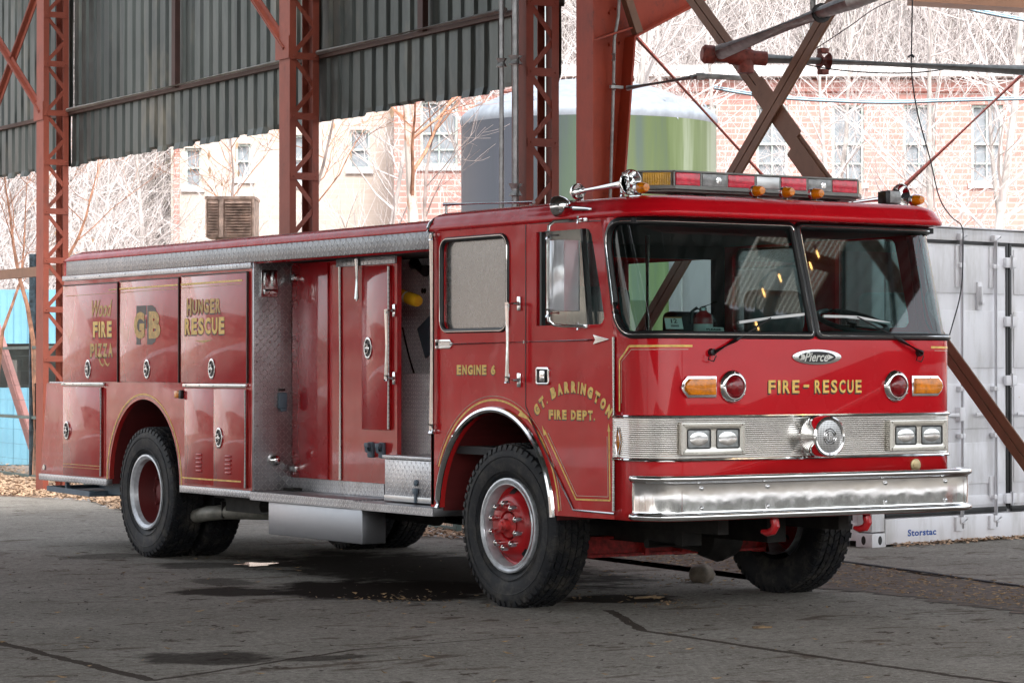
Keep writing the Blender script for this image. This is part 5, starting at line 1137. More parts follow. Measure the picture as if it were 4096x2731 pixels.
b = NB(); tube(b, [PD(2096, -20, 20.6), PD(2093, 150, 20.6)], .006, 6); tube(b, [PD(2086, 132, 20.5), PD(2093, 126, 20.5), PD(2100, 132, 20.5)], .012, 6); thing('hanger_rod', b, MAT['cable'], 'thin hanger rod holding up the level grey pipe', 'rod')
cb = [(2093, 132, 20.55), (2096, 190, 20.6), (2108, 262, 20.8), (2125, 325, 21), (2138, 372, 21.2), (2158, 455, 21.8), (2185, 498, 22.1), (2209, 519, 22.3), (2212, 560, 22.35), (2210, 640, 22.4), (2203, 690, 22.4), (2188, 745, 22.4), (2172, 800, 22.4)]
def smooth_pts(Pn, n=4):
    out = []
    for i in range(len(Pn) - 1):
        p0 = Pn[max(i - 1, 0)]; p1 = Pn[i]; p2 = Pn[i + 1]; p3 = Pn[min(i + 2, len(Pn) - 1)]
        for k in range(n):
            t = k / n; out.append(.5 * ((2 * p1) + (p2 - p0) * t + (2 * p0 - 5 * p1 + 4 * p2 - p3) * t * t + (3 * p1 - p0 - 3 * p2 + p3) * t ** 3))
    return out + [Pn[-1]]
b = NB(); tube(b, smooth_pts([PD(*q) for q in cb]), .0055, 6); thing('hanging_cable', b, MAT['cable'], 'black cable hanging from the pipe down over the front of the white container', 'cable')
b = NB(); tube(b, smooth_pts([PD(*q) for q in ((1780, 132, 20.2), (1900, 158, 20.3), (2020, 168, 20.4), (2120, 166, 20.6), (2210, 152, 20.7), (2235, 145, 20.7))]), .005, 5); tube(b, smooth_pts([PD(*q) for q in ((1795, 135, 20.2), (1850, 125, 20.1), (1950, 62, 19.5), (2010, 20, 18.8), (2100, -20, 18))]), .004, 5)
thing('loose_wire', b, MAT['cable'], 'thin dark wire looping under the level grey pipe', 'wire')
for i, (pts, lab) in enumerate((([(1640, 203, 38), (1760, 222, 38), (1900, 232, 38), (2050, 236, 38), (2200, 231, 38), (2420, 226, 38)], 'blue and white overhead cables crossing in front of the brick windows'), ([(2180, 5, 36), (2240, 25, 36), (2352, 47, 36), (2420, 62, 36)], 'blue overhead cables cutting the top right corner'))):
    b = NB()
    for k, mm_ in ((0, 0), (1, 1), (2, 0)): tube(b, smooth_pts([PD(x, y + k * 2.2 * (1 if k < 2 else -1), d) for x, y, d in pts]), .010, 5, mi=mm_)
    thing('overhead_cable', b, [MAT['bluecable'], MAT['cable']], lab, 'cable', 'overhead cables')
for pts, lab in (([(1440, 62, 30), (1820, 478, 30)], 'thin rust red tie rod sloping down to the light bar'), ([(2400, 122, 30), (2080, 425, 30)], 'thin rust red tie rod at the right in front of the brick wall')):
    b = NB(); tube(b, [PD(*q) for q in pts], .028, 8); thing('tie_rod', b, MAT['rustpipe'], lab, 'tie rod', 'thin tie rods')
b = NB(); bar(b, PD(2090, -12, 24), PD(2420, 8, 24), .3, .16); thing('eave_beam', b, MAT['brace'], 'brown beam edge along the top right of the view', 'beam', smooth=False)
# shed roof, out of view; edges and gaps cut to steer light
b = NB()
def roofpiece(x0, x1, y0, y1, z):
    n = int((x1 - x0) / .3); prev = None
    for i in range(n + 1):
        for ds, dz in ((0, .05), (.06, .05), (.1, 0), (.26, 0)):
            x = x0 + (x1 - x0) * i / n + ds
            if x > x1: continue
            cur = [b.verts.new((x, y, z + dz)) for y in (y0, y1)]
            if prev: b.faces.new((prev[0], cur[0], cur[1], prev[1]))
            prev = cur
roofpiece(-13, 3.75, -12, 8.2, 7.55); roofpiece(2.3, 3.75, 8.2, 24, 7.55); roofpiece(3.75, 7.6, -9.5, 1.5, 7.55); roofpiece(9.3, 11.5, -9.5, -2.0, 7.55); roofpiece(7.6, 9.3, -6.2, 1.5, 7.55); roofpiece(7.6, 9.3, -9.5, -8.3, 7.55)
thing('shed_roof', b, MAT['corr'], 'corrugated metal roof of the open shed overhead', 'roof', smooth=False)
b = NB(); prev = None
for i in range(17 * 4):
    x = 7.6 + 1.7 * i / 67; dz = .03 * sin(i / 4 * 2 * pi); cur = [b.verts.new((x, y, 7.6 + dz)) for y in (-8.3, -6.2)]
    if prev: f_ = b.faces.new((prev[0], cur[0], cur[1], prev[1])); f_.material_index = 0 if (i % 4) in (1, 2) else 1
    prev = cur
def transl(name, c):
    t = NT(name); tr = t.n('BsdfTranslucent'); tr.inputs[0].default_value = (*c, 1); t.l(tr.outputs[0], t.o.inputs[0]); return t.m
thing('skylight_sheet', b, [transl('cream_fibreglass', (.97, .95, .86)), transl('stained_fibreglass', (.42, .37, .28))], 'translucent striped corrugated skylight panel let into the shed roof', 'skylight', smooth=False)
b = NB(); bar(b, (8.2, -6.2, 7.5), (8.45, -8.3, 7.5), .10, .12); bar(b, (7.6, -7.0, 7.48), (9.3, -7.15, 7.48), .12, .12); thing('skylight_joists', b, MAT['brace'], 'two dark joists crossing under the skylight panel', 'joist', smooth=False)
b = NB()
for y in (-9.3, -2, 3, 8.1): box(b, -13, 3.7 if y > 6 else 11.5, y - .08, y + .08, 7.15, 7.5)
thing('roof_beams', b, MAT['col'], 'rust red roof beams under the corrugated roof', 'beam', smooth=False)
em = NT('warm_filament'); eb = em.n('Emission'); eb.inputs[0].default_value = (1, .55, .18, 1); eb.inputs[1].default_value = 9; em.l(eb.outputs[0], em.o.inputs[0])
bl_ = [Vector(v) for v in ((6.6, -4.9, 5.95), (6.05, -4.55, 5.55), (5.25, -4.30, 5.20), (4.78, -4.15, 4.92), (4.40, -4.05, 4.50))]
b = NB(); tube(b, smooth_pts([Vector((8.4, -5.6, 7.1))] + [v + Vector((0, 0, .10)) for v in bl_] + [Vector((3.9, -3.9, 4.2)), Vector((3.4, -3.6, 6.9))]), .006, 5)
sl_ = thing('string_lights', b, MAT['cable'], 'string of small warm filament bulbs hung from the shed roof, mirrored in the windscreen', 'string lights')
for v in bl_:
    b = NB(); lathe(b, [(.004, .05), (.010, .04), (.014, 0), (.009, -.03), (.002, -.04)], v, (0, 0, 1), 12, cap=False); bo = obj('bulb', b, em.m, sl_)
    b = NB(); tube(b, [v + Vector((0, 0, .045)), v + Vector((0, 0, .10))], .016, 8); obj('socket', b, MAT['black'], sl_)
# ================================================================== GROUND
def sheet(name, pts, z, mat, **k):
    b = NB(); b.faces.new([b.verts.new((x, y, z)) for x, y in pts]); 
    if b.faces[:][0].normal.z < 0: pass
    b.normal_update()
    if b.faces[:][0].normal.z < 0: bmesh.ops.reverse_faces(b, faces=b.faces[:])
    o = obj(name, b, mat, None, smooth=False); o['kind'] = 'structure'; return o
sheet('ground', [(-300, -300), (300, -300), (300, 300), (-300, 300)], -.016, MAT['earth'])
sheet('yard', [(-60, -60), (60, -60), (60, 7), (9, 7), (9, 12), (-12, 30), (-60, 30)], -.010, MAT['asphalt'])
rnd = random.Random(3)
edge = [(3.05 + .25 * sin(y * 1.3) + rnd.uniform(-.12, .12) + (.5 if y < 9 else 0), y) for y in [7 + .5 * i for i in range(34)]]
sheet('floor', [(-14, -11.3), (15, -11.3), (15, 7.0)] + edge + [(2.2, 24.5), (-14, 24.5)], 0.0, MAT['floor'])
pu = [(.37 + (.155 + .05 * sin(3 * t + 1) + .03 * sin(7 * t)) * cos(t), 5.74 + (.17 + .06 * sin(2 * t) + .03 * cos(5 * t)) * sin(t)) for t in [2 * pi * i / 40 for i in range(40)]]
pm = NT('puddle_water'); pm.set(Base_Color=(.02, .02, .02), Roughness=.03); pm.bump(pm.noise(25, 3), .08, .004); sheet('puddle', pu, .004, pm.m)
dl = [(x, y) for x, y in ((2.48, -3), (2.5, -1.5), (2.46, -.46), (2.58, .4), (2.66, 1.15), (2.63, 1.9), (2.85, 2.8), (3.0, 4.5), (3.1, 7), (4.45, 7), (4.35, 5), (4.28, 4), (4.3, 3.2), (4.15, 2.6), (4.02, 2.0), (3.85, .9), (3.7, -.3), (3.6, -1.5), (3.5, -3))]
def wig(Pn, amp, n, seed):
    rnd = random.Random(seed); out = []
    for i in range(len(Pn)):
        a, c = Pn[i], Pn[(i + 1) % len(Pn)]
        for k in range(n): t = k / n; out.append((a[0] + (c[0] - a[0]) * t + rnd.uniform(-amp, amp), a[1] + (c[1] - a[1]) * t + rnd.uniform(-amp, amp)))
    return out
sheet('dirt_strip', wig(dl, .09, 12, 4), .004, MAT['dirt'])
def flakes(name, n, sampler, mat, size, label, zmax=.02, seed=1, curl=.5, aspect=.5):
    rng = np.random.default_rng(seed); vs_, fs = [], []
    for i in range(n):
        x, y, z0 = sampler(rng); s = size * rng.uniform(.5, 1.3); a = rng.uniform(0, 2 * pi); z = z0 + .006 + rng.uniform(0, zmax); t = rng.uniform(-curl, curl); t2 = rng.uniform(-curl, curl)
        ca, sa = cos(a) * s, sin(a) * s; k = len(vs_)
        vs_ += [(x - ca, y - sa, z + t * s + s * .1), (x + sa * aspect, y - ca * aspect, z + t2 * s), (x + ca, y + sa, z - t * s * .4 + s * .35), (x - sa * aspect, y + ca * aspect, z - t2 * s * .2)]
        fs.append((k, k + 1, k + 2)); fs.append((k, k + 2, k + 3))
    vs_ = [(x, y, max(z, .003)) for x, y, z in vs_]
    me = bpy.data.meshes.new(name); me.from_pydata(vs_, [], fs); me.materials.append(mat); o = bpy.data.objects.new(name, me); COL.objects.link(o); tag(o, label, name.replace('_', ' '), kind='stuff'); return o
def leafpos(rng):
    y = rng.uniform(6.5, 27); x = 3.15 + .25 * sin(y * 1.3) + abs(rng.normal(0, 1.3)) - .15 + (.3 if y < 9 else 0); return x, y, 0
flakes('leaf_litter', 26000, leafpos, MAT['dryleaf'], .034, 'brown dry leaves drifted along the edge of the floor below the hanging wall', .05, 2)
def strawpos(rng):
    i = rng.integers(0, len(dl)); a = dl[i]; y = rng.uniform(-3, 6.8); x = 2.55 + .12 * y * .9 + rng.uniform(0, 1.25); return x, y, .004
flakes('straw', 2600, strawpos, MAT['straw'], .022, 'scattered straw and chaff on the dirt strip between truck and container', .01, 5, .15, .18)
def scat(rng):
    return rng.uniform(-7, 3), rng.uniform(-7, 8), 0
flakes('dark_floor_flecks', 900, scat, simple('dark_flecks', (.04, .028, .02), .9, 0, .4, 20), .018, 'small dark crumbs of dirt and leaf scattered over the concrete floor', .002, 16, .05, .5)
flakes('floor_debris', 520, scat, MAT['straw'], .03, 'few straw bits scattered over the concrete floor', .002, 6, .05, .07)
def scat2(rng):
    return rng.normal(5.9, .9) + .2, 4.58 + rng.normal(0, .05) + .0, 0
e_ = Vector((cos(R(8.2)), sin(R(8.2)), 0)); g_ = Vector((-sin(R(8.2)), cos(R(8.2)), 0)); CO = Vector((5.61, 4.655, 0))
def pile(rng):
    t = rng.uniform(.2, 4.5); p = CO + e_ * t - g_ * abs(rng.normal(0, .07)); return p.x, p.y, 0
flakes('leaf_drift', 900, pile, MAT['dryleaf'], .022, 'brown chaff drifted against the foot of the white container', .025, 8)
b = NB(); bmesh.ops.create_icosphere(b, subdivisions=3, radius=.085)
for v in b.verts: v.co = Vector((2.25, 2.54, .055)) + Vector((v.co.x * 1.1, v.co.y, v.co.z * .85)) * (1 + .12 * sin(v.co.x * 60) * cos(v.co.y * 50))
thing('rock', b, simple('pale_rock', (.16, .13, .10), .9, 0, .2, 20), 'fist sized pale rock on the floor under the front of the truck', 'rock')
b = NB(); tube(b, smooth_pts([Vector((x, y, .012)) for x, y in ((4.5, 5.2), (4.32, 3.62), (4.17, 2.77), (4.08, 2.23), (3.93, 1.6), (3.81, .94), (3.72, -.2), (3.6, -1.5))]), .008, 6); thing('ground_cable', b, MAT['cable'], 'black cable lying along the dirt strip in front of the container', 'cable')
def clump(rng):
    a = rng.uniform(0, 6.28); q = abs(rng.normal(0, .28)); c_ = [(1.0, 1.25), (.75, 2.2), (2.2, 2.6), (-.3, 2.4)][rng.integers(0, 4)]; return c_[0] + cos(a) * q, c_[1] + sin(a) * q * 1.5, 0
flakes('leaf_clumps', 260, clump, MAT['straw'], .018, 'small clumps of dead leaves on the damp floor round the front tyre', .012, 18, .4, .5)
for (px, py, L_, lab) in ((1490, 1374, .20, 'pale splintered stick on the floor right of the front tyre'), (1750, 1443, .10, 'short dark stick on the floor in front of the bumper')):
    x, y = GP(px, py); b = NB(); bar(b, (x - L_ / 2, y + .02, .008), (x + L_ / 2, y - .03, .010), .02, .010); bar(b, (x - L_ * .3, y + .05, .008), (x + L_ * .4, y + .03, .012), .012, .008); thing('stick', b, MAT['straw'], lab, 'stick', smooth=False)
# ================================================================== WHITE CONTAINER
ct = empty('shipping_container', CO + e_ * 3 + g_ * 1.2, 'white steel storage container with blue lettering on its sill, standing right of the truck', 'container')
def CB(b, x0, x1, y0, y1, z0, z1, bev=.004, mi=0):
    a = NB(); box(a, x0, x1, y0, y1, z0, z1, bev); Mx = Matrix(((e_.x, g_.x, 0, CO.x), (e_.y, g_.y, 0, CO.y), (0, 0, 1, 0), (0, 0, 0, 1))); merge(b, a, mi, Mx); a.free()
def CT(x, y, z): return CO + e_ * x + g_ * y + Vector((0, 0, z))
CW = 6.06
b = NB(); CB(b, .02, CW - .02, .06, 2.40, .16, 2.68); obj('container_body', b, MAT['cont'], ct)
b = NB()
for x in (0, CW - .16): CB(b, x, x + .16, 0, .16, .13, 2.60)
for x in (0, CW - .16): CB(b, x, x + .16, 2.28, 2.44, .13, 2.60)
CB(b, .16, CW - .16, 0, .06, 2.615, 2.715); CB(b, .16, CW - .16, -.012, .06, .02, .235); CB(b, 0, .10, .16, 2.28, .05, .2); CB(b, 0, .1, .16, 2.28, 2.6, 2.7); CB(b, -.0, CW, -.03, 2.46, 2.722, 2.735)
obj('frame', b, MAT['cont'], ct)
for x in (-.004, CW - .17):
    for z in (0, 2.60):
        b = NB(); CB(b, x, x + .178, -.006, .178, z, z + .118, .006)
        for k, zz_ in enumerate((z + .059,)):
            a = NB(); lathe(a, [(.024, 0), (.022, .003)], (0, 0, 0), (0, -1, 0), 16, sx=1.6); Mx = Matrix.Translation(CT(x + .10, -.0065, zz_)) @ Matrix.Rotation(R(8.2), 4, 'Z') @ Matrix.Rotation(pi / 2, 4, 'Y'); merge(b, a, 1, Mx); a.free()
            a = NB(); lathe(a, [(.024, 0), (.022, .003)], (0, 0, 0), (0, -1, 0), 16, sx=1.6); Mx = Matrix.Translation(CT(x - .0005, .09, zz_)) @ Matrix.Rotation(R(8.2), 4, 'Z') @ Matrix.Rotation(-pi / 2, 4, 'Z') @ Matrix.Rotation(pi / 2, 4, 'Y'); merge(b, a, 1, Mx); a.free()
        obj('corner_casting', b, [MAT['cont'], MAT['black']], ct)
for x0, x1 in ((.19, 1.80), (1.87, 3.0), (3.05, 4.2), (4.25, 5.87)):
    b = NB(); CB(b, x0, x1, .02, .06, .29, 2.60)
    for za, zb in ((.50, .86), (.98, 1.37), (1.51, 2.01), (2.16, 2.56), (.31, .40)): CB(b, x0 + .03, x1 - .03, .008, .02, za, zb, .006)
    dr = obj('door', b, MAT['cont'], ct)
    g = NB()
    for xa in (x0 - .028, x1 - .004): CB(g, xa, xa + .032, .012, .03, .27, 2.62, .002)
    CB(g, x0, x1, .012, .03, 2.585, 2.618, .002); CB(g, x0, x1, .012, .03, .245, .292, .002); obj('door_gasket', g, MAT['black'], dr)
    if x0 < 1:
        rods = (1.14, 1.60)
    else: rods = (x0 + .3, x1 - .3)
    for xr_ in rods:
        b = NB(); tube(b, [CT(xr_, -.030, .12), CT(xr_, -.030, 2.66)], .017, 10)
        for z in (.38, .92, 1.10, 1.33, 2.40): CB(b, xr_ - .035, xr_ + .035, -.045, .01, z - .02, z + .02)
        for z in (.19, 2.645): CB(b, xr_ - .045, xr_ + .035, -.055, -.01, z - .03, z + .03, .008); tube(b, [CT(xr_ - .03, -.05, z - .02), CT(xr_ + .04, -.05, z + .015)], .012, 6)
        for z in (2.30, 2.48, .47): CB(b, xr_ - .055, xr_ + .02, -.012, .012, z - .09, z + .09)
        CB(b, xr_ - .28, xr_ + .02, -.045, -.03, 1.09, 1.12); CB(b, xr_ - .05, xr_ + .02, -.05, .01, 1.05, 1.17); CB(b, xr_ - .09, xr_ - .0, -.04, .0, .10, .22)
        obj('lock_rod', b, MAT['cont'], dr)
    for z in (2.44, 1.92, 1.40, .88, .36):
        b = NB(); CB(b, x1 - .05, x1 + .10, -.030, .012, z - .045, z + .045, .01); tube(b, [CT(x1 + .02, -.032, z - .06), CT(x1 + .02, -.032, z + .06)], .014, 8); obj('hinge', b, MAT['cont'], dr)
b = NB(); CB(b, 1.38, 1.44, -.012, .01, 2.02, 2.26); CB(b, 1.385, 1.405, -.05, -.0, 2.06, 2.22, .004); CB(b, 1.385, 1.43, -.05, -.0, 2.055, 2.09, .004); obj('pull_handle', b, MAT['cont'], ct)
fnC = lambda v: CT(v.x, -.0145 - v.z, v.y)
b = NB(); text_bm('Storstac', (.44, .81, .080, .137), fnC, .03, z=0, bm=b, spacing=1.1); obj('lettering', b, simple('blue_lettering', (.02, .08, .32), .5, 0, .05), ct, smooth=False)
# ================================================================== BEYOND THE SHED
def F(a, d, z=0.0): return Vector((CAMP.x, CAMP.y, 0)) + rt * a + f0 * d + Vector((0, 0, z))
def fa(px, d): return (px * 1.7415 - 2048) / FPX * d
def fz(py, d): return 1.5 + (847.5 - py) * 1.7415 / FPX * d
def fbox(b, a0, a1, d0, d1, z0, z1, mi=0):
    V = [b.verts.new(F(a, d, z)) for a in (a0, a1) for d in (d0, d1) for z in (z0, z1)]
    for f in ((0, 1, 3, 2), (4, 6, 7, 5), (0, 4, 5, 1), (2, 3, 7, 6), (0, 2, 6, 4), (1, 5, 7, 3)): g = b.faces.new([V[i] for i in f]); g.material_index = mi
FF = lambda d: (lambda v: F(v.x, d - v.z, v.y))
def windows(parent, d, rects, matw='sash', rows=2):
    for (p0, p1, q0, q1) in rects:
        a0, a1, z1, z0 = fa(p0, d), fa(p1, d), fz(q0, d), fz(q1, d)
        b = NB(); t = .07
        plate([rrect(a0, a1, z0, z1, 0), rrect(a0 + t, a1 - t, z0 + t, (z0 + z1) / 2 - t * .4, 0), rrect(a0 + t, a1 - t, (z0 + z1) / 2 + t * .4, z1 - t, 0)], FF(d + .14), .10, 0, b)
        if a1 - a0 > .7: 
            am = (a0 + a1) / 2; fbox(b, am - .02, am + .02, d + .12, d + .15, z0 + t, z1 - t); zq = (z0 + (z0 + z1) / 2) / 2; fbox(b, a0 + t, a1 - t, d + .12, d + .15, zq - .02, zq + .02)
        w_ = obj('window', b, MAT[matw], parent, smooth=False)
        b = NB(); fbox(b, a0 + .02, a1 - .02, d + .19, d + .21, z0 + .02, z1 - .02); obj('pane', fixn(b), MAT['window'], w_, smooth=False)
        b = NB(); fbox(b, a0 - .1, a1 + .1, d - .08, d + .1, z0 - .14, z0 - .01); obj('sill', fixn(b), MAT['stone'], w_, smooth=False)
def facade(name, label, d, p0, p1, qtop, rects, mat, depth=9, extra=None, zroof=None):
    a0, a1, zt = fa(p0, d), fa(p1, d), fz(qtop, d)
    root = empty(name, F((a0 + a1) / 2, d + depth / 2, 0), label, 'building')
    holes = [rrect(fa(x0, d), fa(x1, d), fz(y1, d), fz(y0, d), 0) for x0, x1, y0, y1 in rects]
    b = plate([rrect(a0, a1, 0, zt, 0)] + holes, FF(d + .2), .4, 0); fbox(b, a0, a0 + .4, d + .405, d + depth, 0, zt); fbox(b, a1 - .4, a1, d + .405, d + depth, 0, zt); fbox(b, a0, a1, d + depth, d + depth + .4, 0, zt)
    obj('wall', fixn(b), mat, root, smooth=False)
    windows(root, d, rects)
    b = NB(); fbox(b, a0 - .4, a1 + .4, d - .5, d + depth + .5, zt + .005, zt + .30); obj('roof', fixn(b), MAT['stone'], root, smooth=False)
    b = NB(); fbox(b, a0, a1, d - .12, d - .003, zt - .35, zt - .05); obj('cornice', fixn(b), mat, root, smooth=False)
    return root
rects = [(965, 1052, 232, 380)] + [(x, x + 74, 240, 420) for x in (1240, 1405, 1572, 1738, 1912, 2076, 2232, 2398)] + [(x, x + 74, 560, 740) for x in (1072, 1240, 1405, 1572, 1738, 1912, 2076, 2232)]
facade('brick_building', 'long red brick building with tall windows seen through bare branches behind the shed', 70, 905, 2560, 180, rects, MAT['brick'], 9)
rects = [(424, 462, 340, 430), (540, 576, 330, 410), (668, 704, 310, 420), (802, 850, 298, 388)]
cr_ = facade('cream_building', 'cream painted brick building left of the red brick one, behind the wall opening', 78, 392, 925, 190, rects, MAT['creambrick'], 4)
b = NB()
for p in (400, 648, 905): fbox(b, fa(p, 78), fa(p + 12, 78), 77.9, 77.99, 0, 12)
obj('brick_pier', fixn(b), MAT['brick'], cr_, smooth=False)
# tank
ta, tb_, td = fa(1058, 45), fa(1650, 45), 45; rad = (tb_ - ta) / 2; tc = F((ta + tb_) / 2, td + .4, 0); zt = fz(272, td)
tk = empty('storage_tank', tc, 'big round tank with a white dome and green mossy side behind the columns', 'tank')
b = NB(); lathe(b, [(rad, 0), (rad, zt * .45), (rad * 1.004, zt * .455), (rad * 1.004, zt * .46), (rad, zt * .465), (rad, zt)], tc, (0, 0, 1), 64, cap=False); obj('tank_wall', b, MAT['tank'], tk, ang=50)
b = NB(); h = .72; lathe(b, [(rad * 1.0, zt - .10), (rad * 1.012, zt - .03), (rad * 1.0, zt + .06), (rad * .96, zt + .14), (rad * .8, zt + h * .42), (rad * .55, zt + h * .72), (rad * .3, zt + h * .9), (.02, zt + h)], tc, (0, 0, 1), 64, cap=False)
for k in range(10):
    a = k * 2 * pi / 10 + .45; p = tc + Vector((cos(a) * rad * .99, sin(a) * rad * .99, zt - .06)); q = tc + Vector((cos(a) * rad * .9, sin(a) * rad * .9, zt + .24)); t_ = Vector((-sin(a), cos(a), 0)) * .16
    f_ = [p - Vector((0, 0, .08)), q + t_, q - t_]; out = Vector((cos(a), sin(a), 0)) * .04; V = [b.verts.new(v + out) for v in f_]; b.faces.new(V)
obj('dome', b, MAT['tanktop'], tk, ang=50)
# blue kiosk container with an open hatch, blue shed behind the cab
bk = empty('blue_kiosk', F(fa(60, 42), 43, 0), 'bright blue container kiosk with a dark serving hatch behind the fence at the left', 'kiosk')
def ribbed(b, a0, a1, d, z0, z1, pitch=.22, dep=.03):
    n = int((a1 - a0) / pitch); prev = None
    for i in range(n + 1):
        for ds, dd in ((0, 0), (.08, 0), (.11, dep), (.19, dep)):
            a = a0 + i * pitch + ds
            if a > a1: continue
            c = [b.verts.new(F(a, d + dd, z)) for z in (z0, z1)]
            if prev: b.faces.new((prev[0], c[0], c[1], prev[1]))
            prev = c
b = NB(); A0, A1 = fa(-160, 42), fa(420, 42)
ribbed(b, A0, A1, 42, 0, 1.21); ribbed(b, A0, A1, 42, 1.90, 2.70); fbox(b, A0, A1, 44.3, 44.4, 0, 2.7); fbox(b, A0, A1, 42.05, 44.4, 2.70, 2.75); fbox(b, A0, A1, 42.05, 44.3, -.02, .05); obj('shell', b, MAT['blue'], bk, smooth=False)
b = NB(); fbox(b, A0, A1, 42.9, 43.0, 1.0, 2.0); fbox(b, A0, A1, 42.04, 42.9, 1.15, 1.2)
for a in (.0, .22, .5, .9): fbox(b, A0 + (A1 - A0) * a + .3, A0 + (A1 - A0) * a + .45, 42.2, 42.6, 1.2, 1.6 + a * .2)
obj('hatch_interior', fixn(b), simple('grey_hatch_interior', (.12, .11, .10), .8), bk, smooth=False)
b = NB(); ribbed(b, fa(1508, 50), fa(1690, 50), 50, 0, fz(437, 50)); fbox(b, fa(1508, 50), fa(1690, 50), 50.05, 53, 0, fz(437, 50) - .01)
thing('blue_shed', b, MAT['blue'], 'small blue corrugated shed just visible under the roof light bar', 'shed', smooth=False)
# louvred cooler on its duct
va0, va1, vam, vd = fa(472, 30), fa(583, 30), fa(507, 30), 30; zt_, zb_ = fz(457, 30), fz(545, 30)
vc = empty('louvred_cooler', F((va0 + va1) / 2, vd + .3, 0), 'rusty louvred metal box standing up behind the truck body', 'vent box')
b = NB(); fbox(b, va0, va1, vd, vd + .60, zb_, zt_); fbox(b, va0 - .01, va1 + .01, vd - .02, vd + .62, zt_, zt_ + .03); fbox(b, va0, va0 + .02, vd - .02, vd + .01, zb_, zt_); fbox(b, va1 - .02, va1, vd - .02, vd + .01, zb_, zt_); fbox(b, vam - .02, vam + .03, vd - .025, vd + .01, zb_, zt_); obj('box', fixn(b), MAT['louver'], vc, smooth=False)
b = NB()
for i in range(12):
    z = zb_ + .03 + i * (zt_ - zb_ - .05) / 12
    for a0, a1 in ((va0 + .03, vam - .03), (vam + .05, va1 - .03)):
        V = [b.verts.new(F(a, d, z_)) for a, d, z_ in ((a0, vd - .045, z), (a1, vd - .045, z), (a1, vd - .002, z + .022), (a0, vd - .002, z + .022))]; b.faces.new(V)
obj('louvre', b, MAT['louver'], vc, smooth=False)
b = NB(); fbox(b, va0 + .1, va1 - .1, vd + .1, vd + .5, 0, zb_); obj('duct', fixn(b), MAT['louver'], vc, smooth=False)
# fence
def mesh_panel(A, B, lab, h0=.08, h1=1.79):
    root = empty('fence_panel', (A + B) / 2, lab, 'fence', 'green wire mesh fence panels'); d = (B - A); L_ = d.length; d = d / L_; n = int(L_ / .05); b = NB()
    for i in range(n + 1): tube(b, [A + d * (i * L_ / n) + Vector((0, 0, h0)), A + d * (i * L_ / n) + Vector((0, 0, h1))], .0022, 3, caps=False)
    z = h0
    while z <= h1: tube(b, [A + Vector((0, 0, z)), B + Vector((0, 0, z))], .0028, 3, caps=False); z += .20
    obj('wire_mesh', b, MAT['fence'], root, smooth=False)
    b = NB()
    for z in (h0 - .02, .85, h1): bar(b, A + Vector((0, 0, z)), B + Vector((0, 0, z)), .03, .04)
    obj('rail', b, MAT['fence'], root, smooth=False)
    b = NB(); bar(b, A + d * .03, A + d * .03 + Vector((0, 0, h1 + .03)), .06, .06); obj('post', b, MAT['fence'], root, smooth=False)
FA, FB = Vector((3.53, 7.9, 0)), Vector((4.88, 20.6, 0)); dF = (FB - FA)
fl = ['wire fence panel seen low down between the front tyre and the running board', 'wire fence panel behind the middle of the truck', 'wire fence panel behind the rear wheels', 'wire fence panel just behind the tail of the truck', 'wire fence panel at the left edge in front of the blue kiosk', 'wire fence panel running out of view at the far left']
for i in range(6): mesh_panel(FA + dF * (i / 4), FA + dF * ((i + 1) / 4), fl[i])
b = NB(); p = Vector((*GP(83, 1103), 0)); a = NB(); bar(b, p, p + Vector((0, 0, 3.05)), .14, .05); bar(b, p + Vector((.05, -.03, 0)), p + Vector((.05, -.03, 3.05)), .02, .09); bar(b, p + Vector((-.07, -.03, 0)), p + Vector((-.07, -.03, 3.05)), .02, .09)
a.free(); thing('steel_post', b, MAT['postblue'], 'weathered blue grey steel post standing at the left by the fence', 'post', smooth=False)
b = NB(); bar(b, PD(-30, 690, 39), PD(98, 1092, 39), .17, .10); bar(b, PD(0, 766, 38.9), PD(90, 1064, 38.9), .01, .02); thing('leaning_pole', b, MAT['pink'], 'faded pinkish beam leaning diagonally behind the wire fence', 'beam', smooth=False)
# ================================================================== HILL
def hz(a, d):
    st = 56 if a < -13 else (56 + (a + 13) * 6 if a < -9 else 82)
    h = max(0, d - st) * .42; return h + (.5 * sin(a * .5) + .6 * sin(d * .31 + a * .2)) * min(1, h) - .02
b = NB(); na, nd = 70, 45; G_ = [[b.verts.new(F(-70 + 180 * i / na, 54 + 110 * j / nd, hz(-70 + 180 * i / na, 54 + 110 * j / nd))) for j in range(nd + 1)] for i in range(na + 1)]
for i in range(na):
    for j in range(nd): b.faces.new((G_[i][j], G_[i + 1][j], G_[i + 1][j + 1], G_[i][j + 1]))
hl_ = obj('hillside', b, MAT['hill']); hl_['kind'] = 'structure'
# hills added out of view for reflections; the dark ones block low sky
b = NB(); rg = []
for k in range(73):
    t = 2 * pi * k / 72; row = []
    for rr_, zz_ in ((75, 0), (90, 5), (110, 12), (140, 18), (180, 20)):
        row.append(b.verts.new((rr_ * cos(t), rr_ * sin(t), -.03 + zz_ * (.55 + .25 * sin(3 * t) + .15 * sin(7 * t)))))
    rg.append(row)
dirf = atan2(f0.y, f0.x)
b2 = NB(); rg2 = [[b2.verts.new((v.co.x * .62, v.co.y * .62, v.co.z * 1.15)) for v in row] for row in rg]
for k in range(72):
    t = 2 * pi * (k + .5) / 72; dd = (t - dirf + pi) % (2 * pi) - pi
    if abs(dd) < .95: continue
    B_, G2 = (b2, rg2) if (t > pi * 1.12 or t < .2) else (b, rg)
    for j in range(4): B_.faces.new((G2[k][j], G2[k + 1][j], G2[k + 1][j + 1], G2[k][j + 1]))
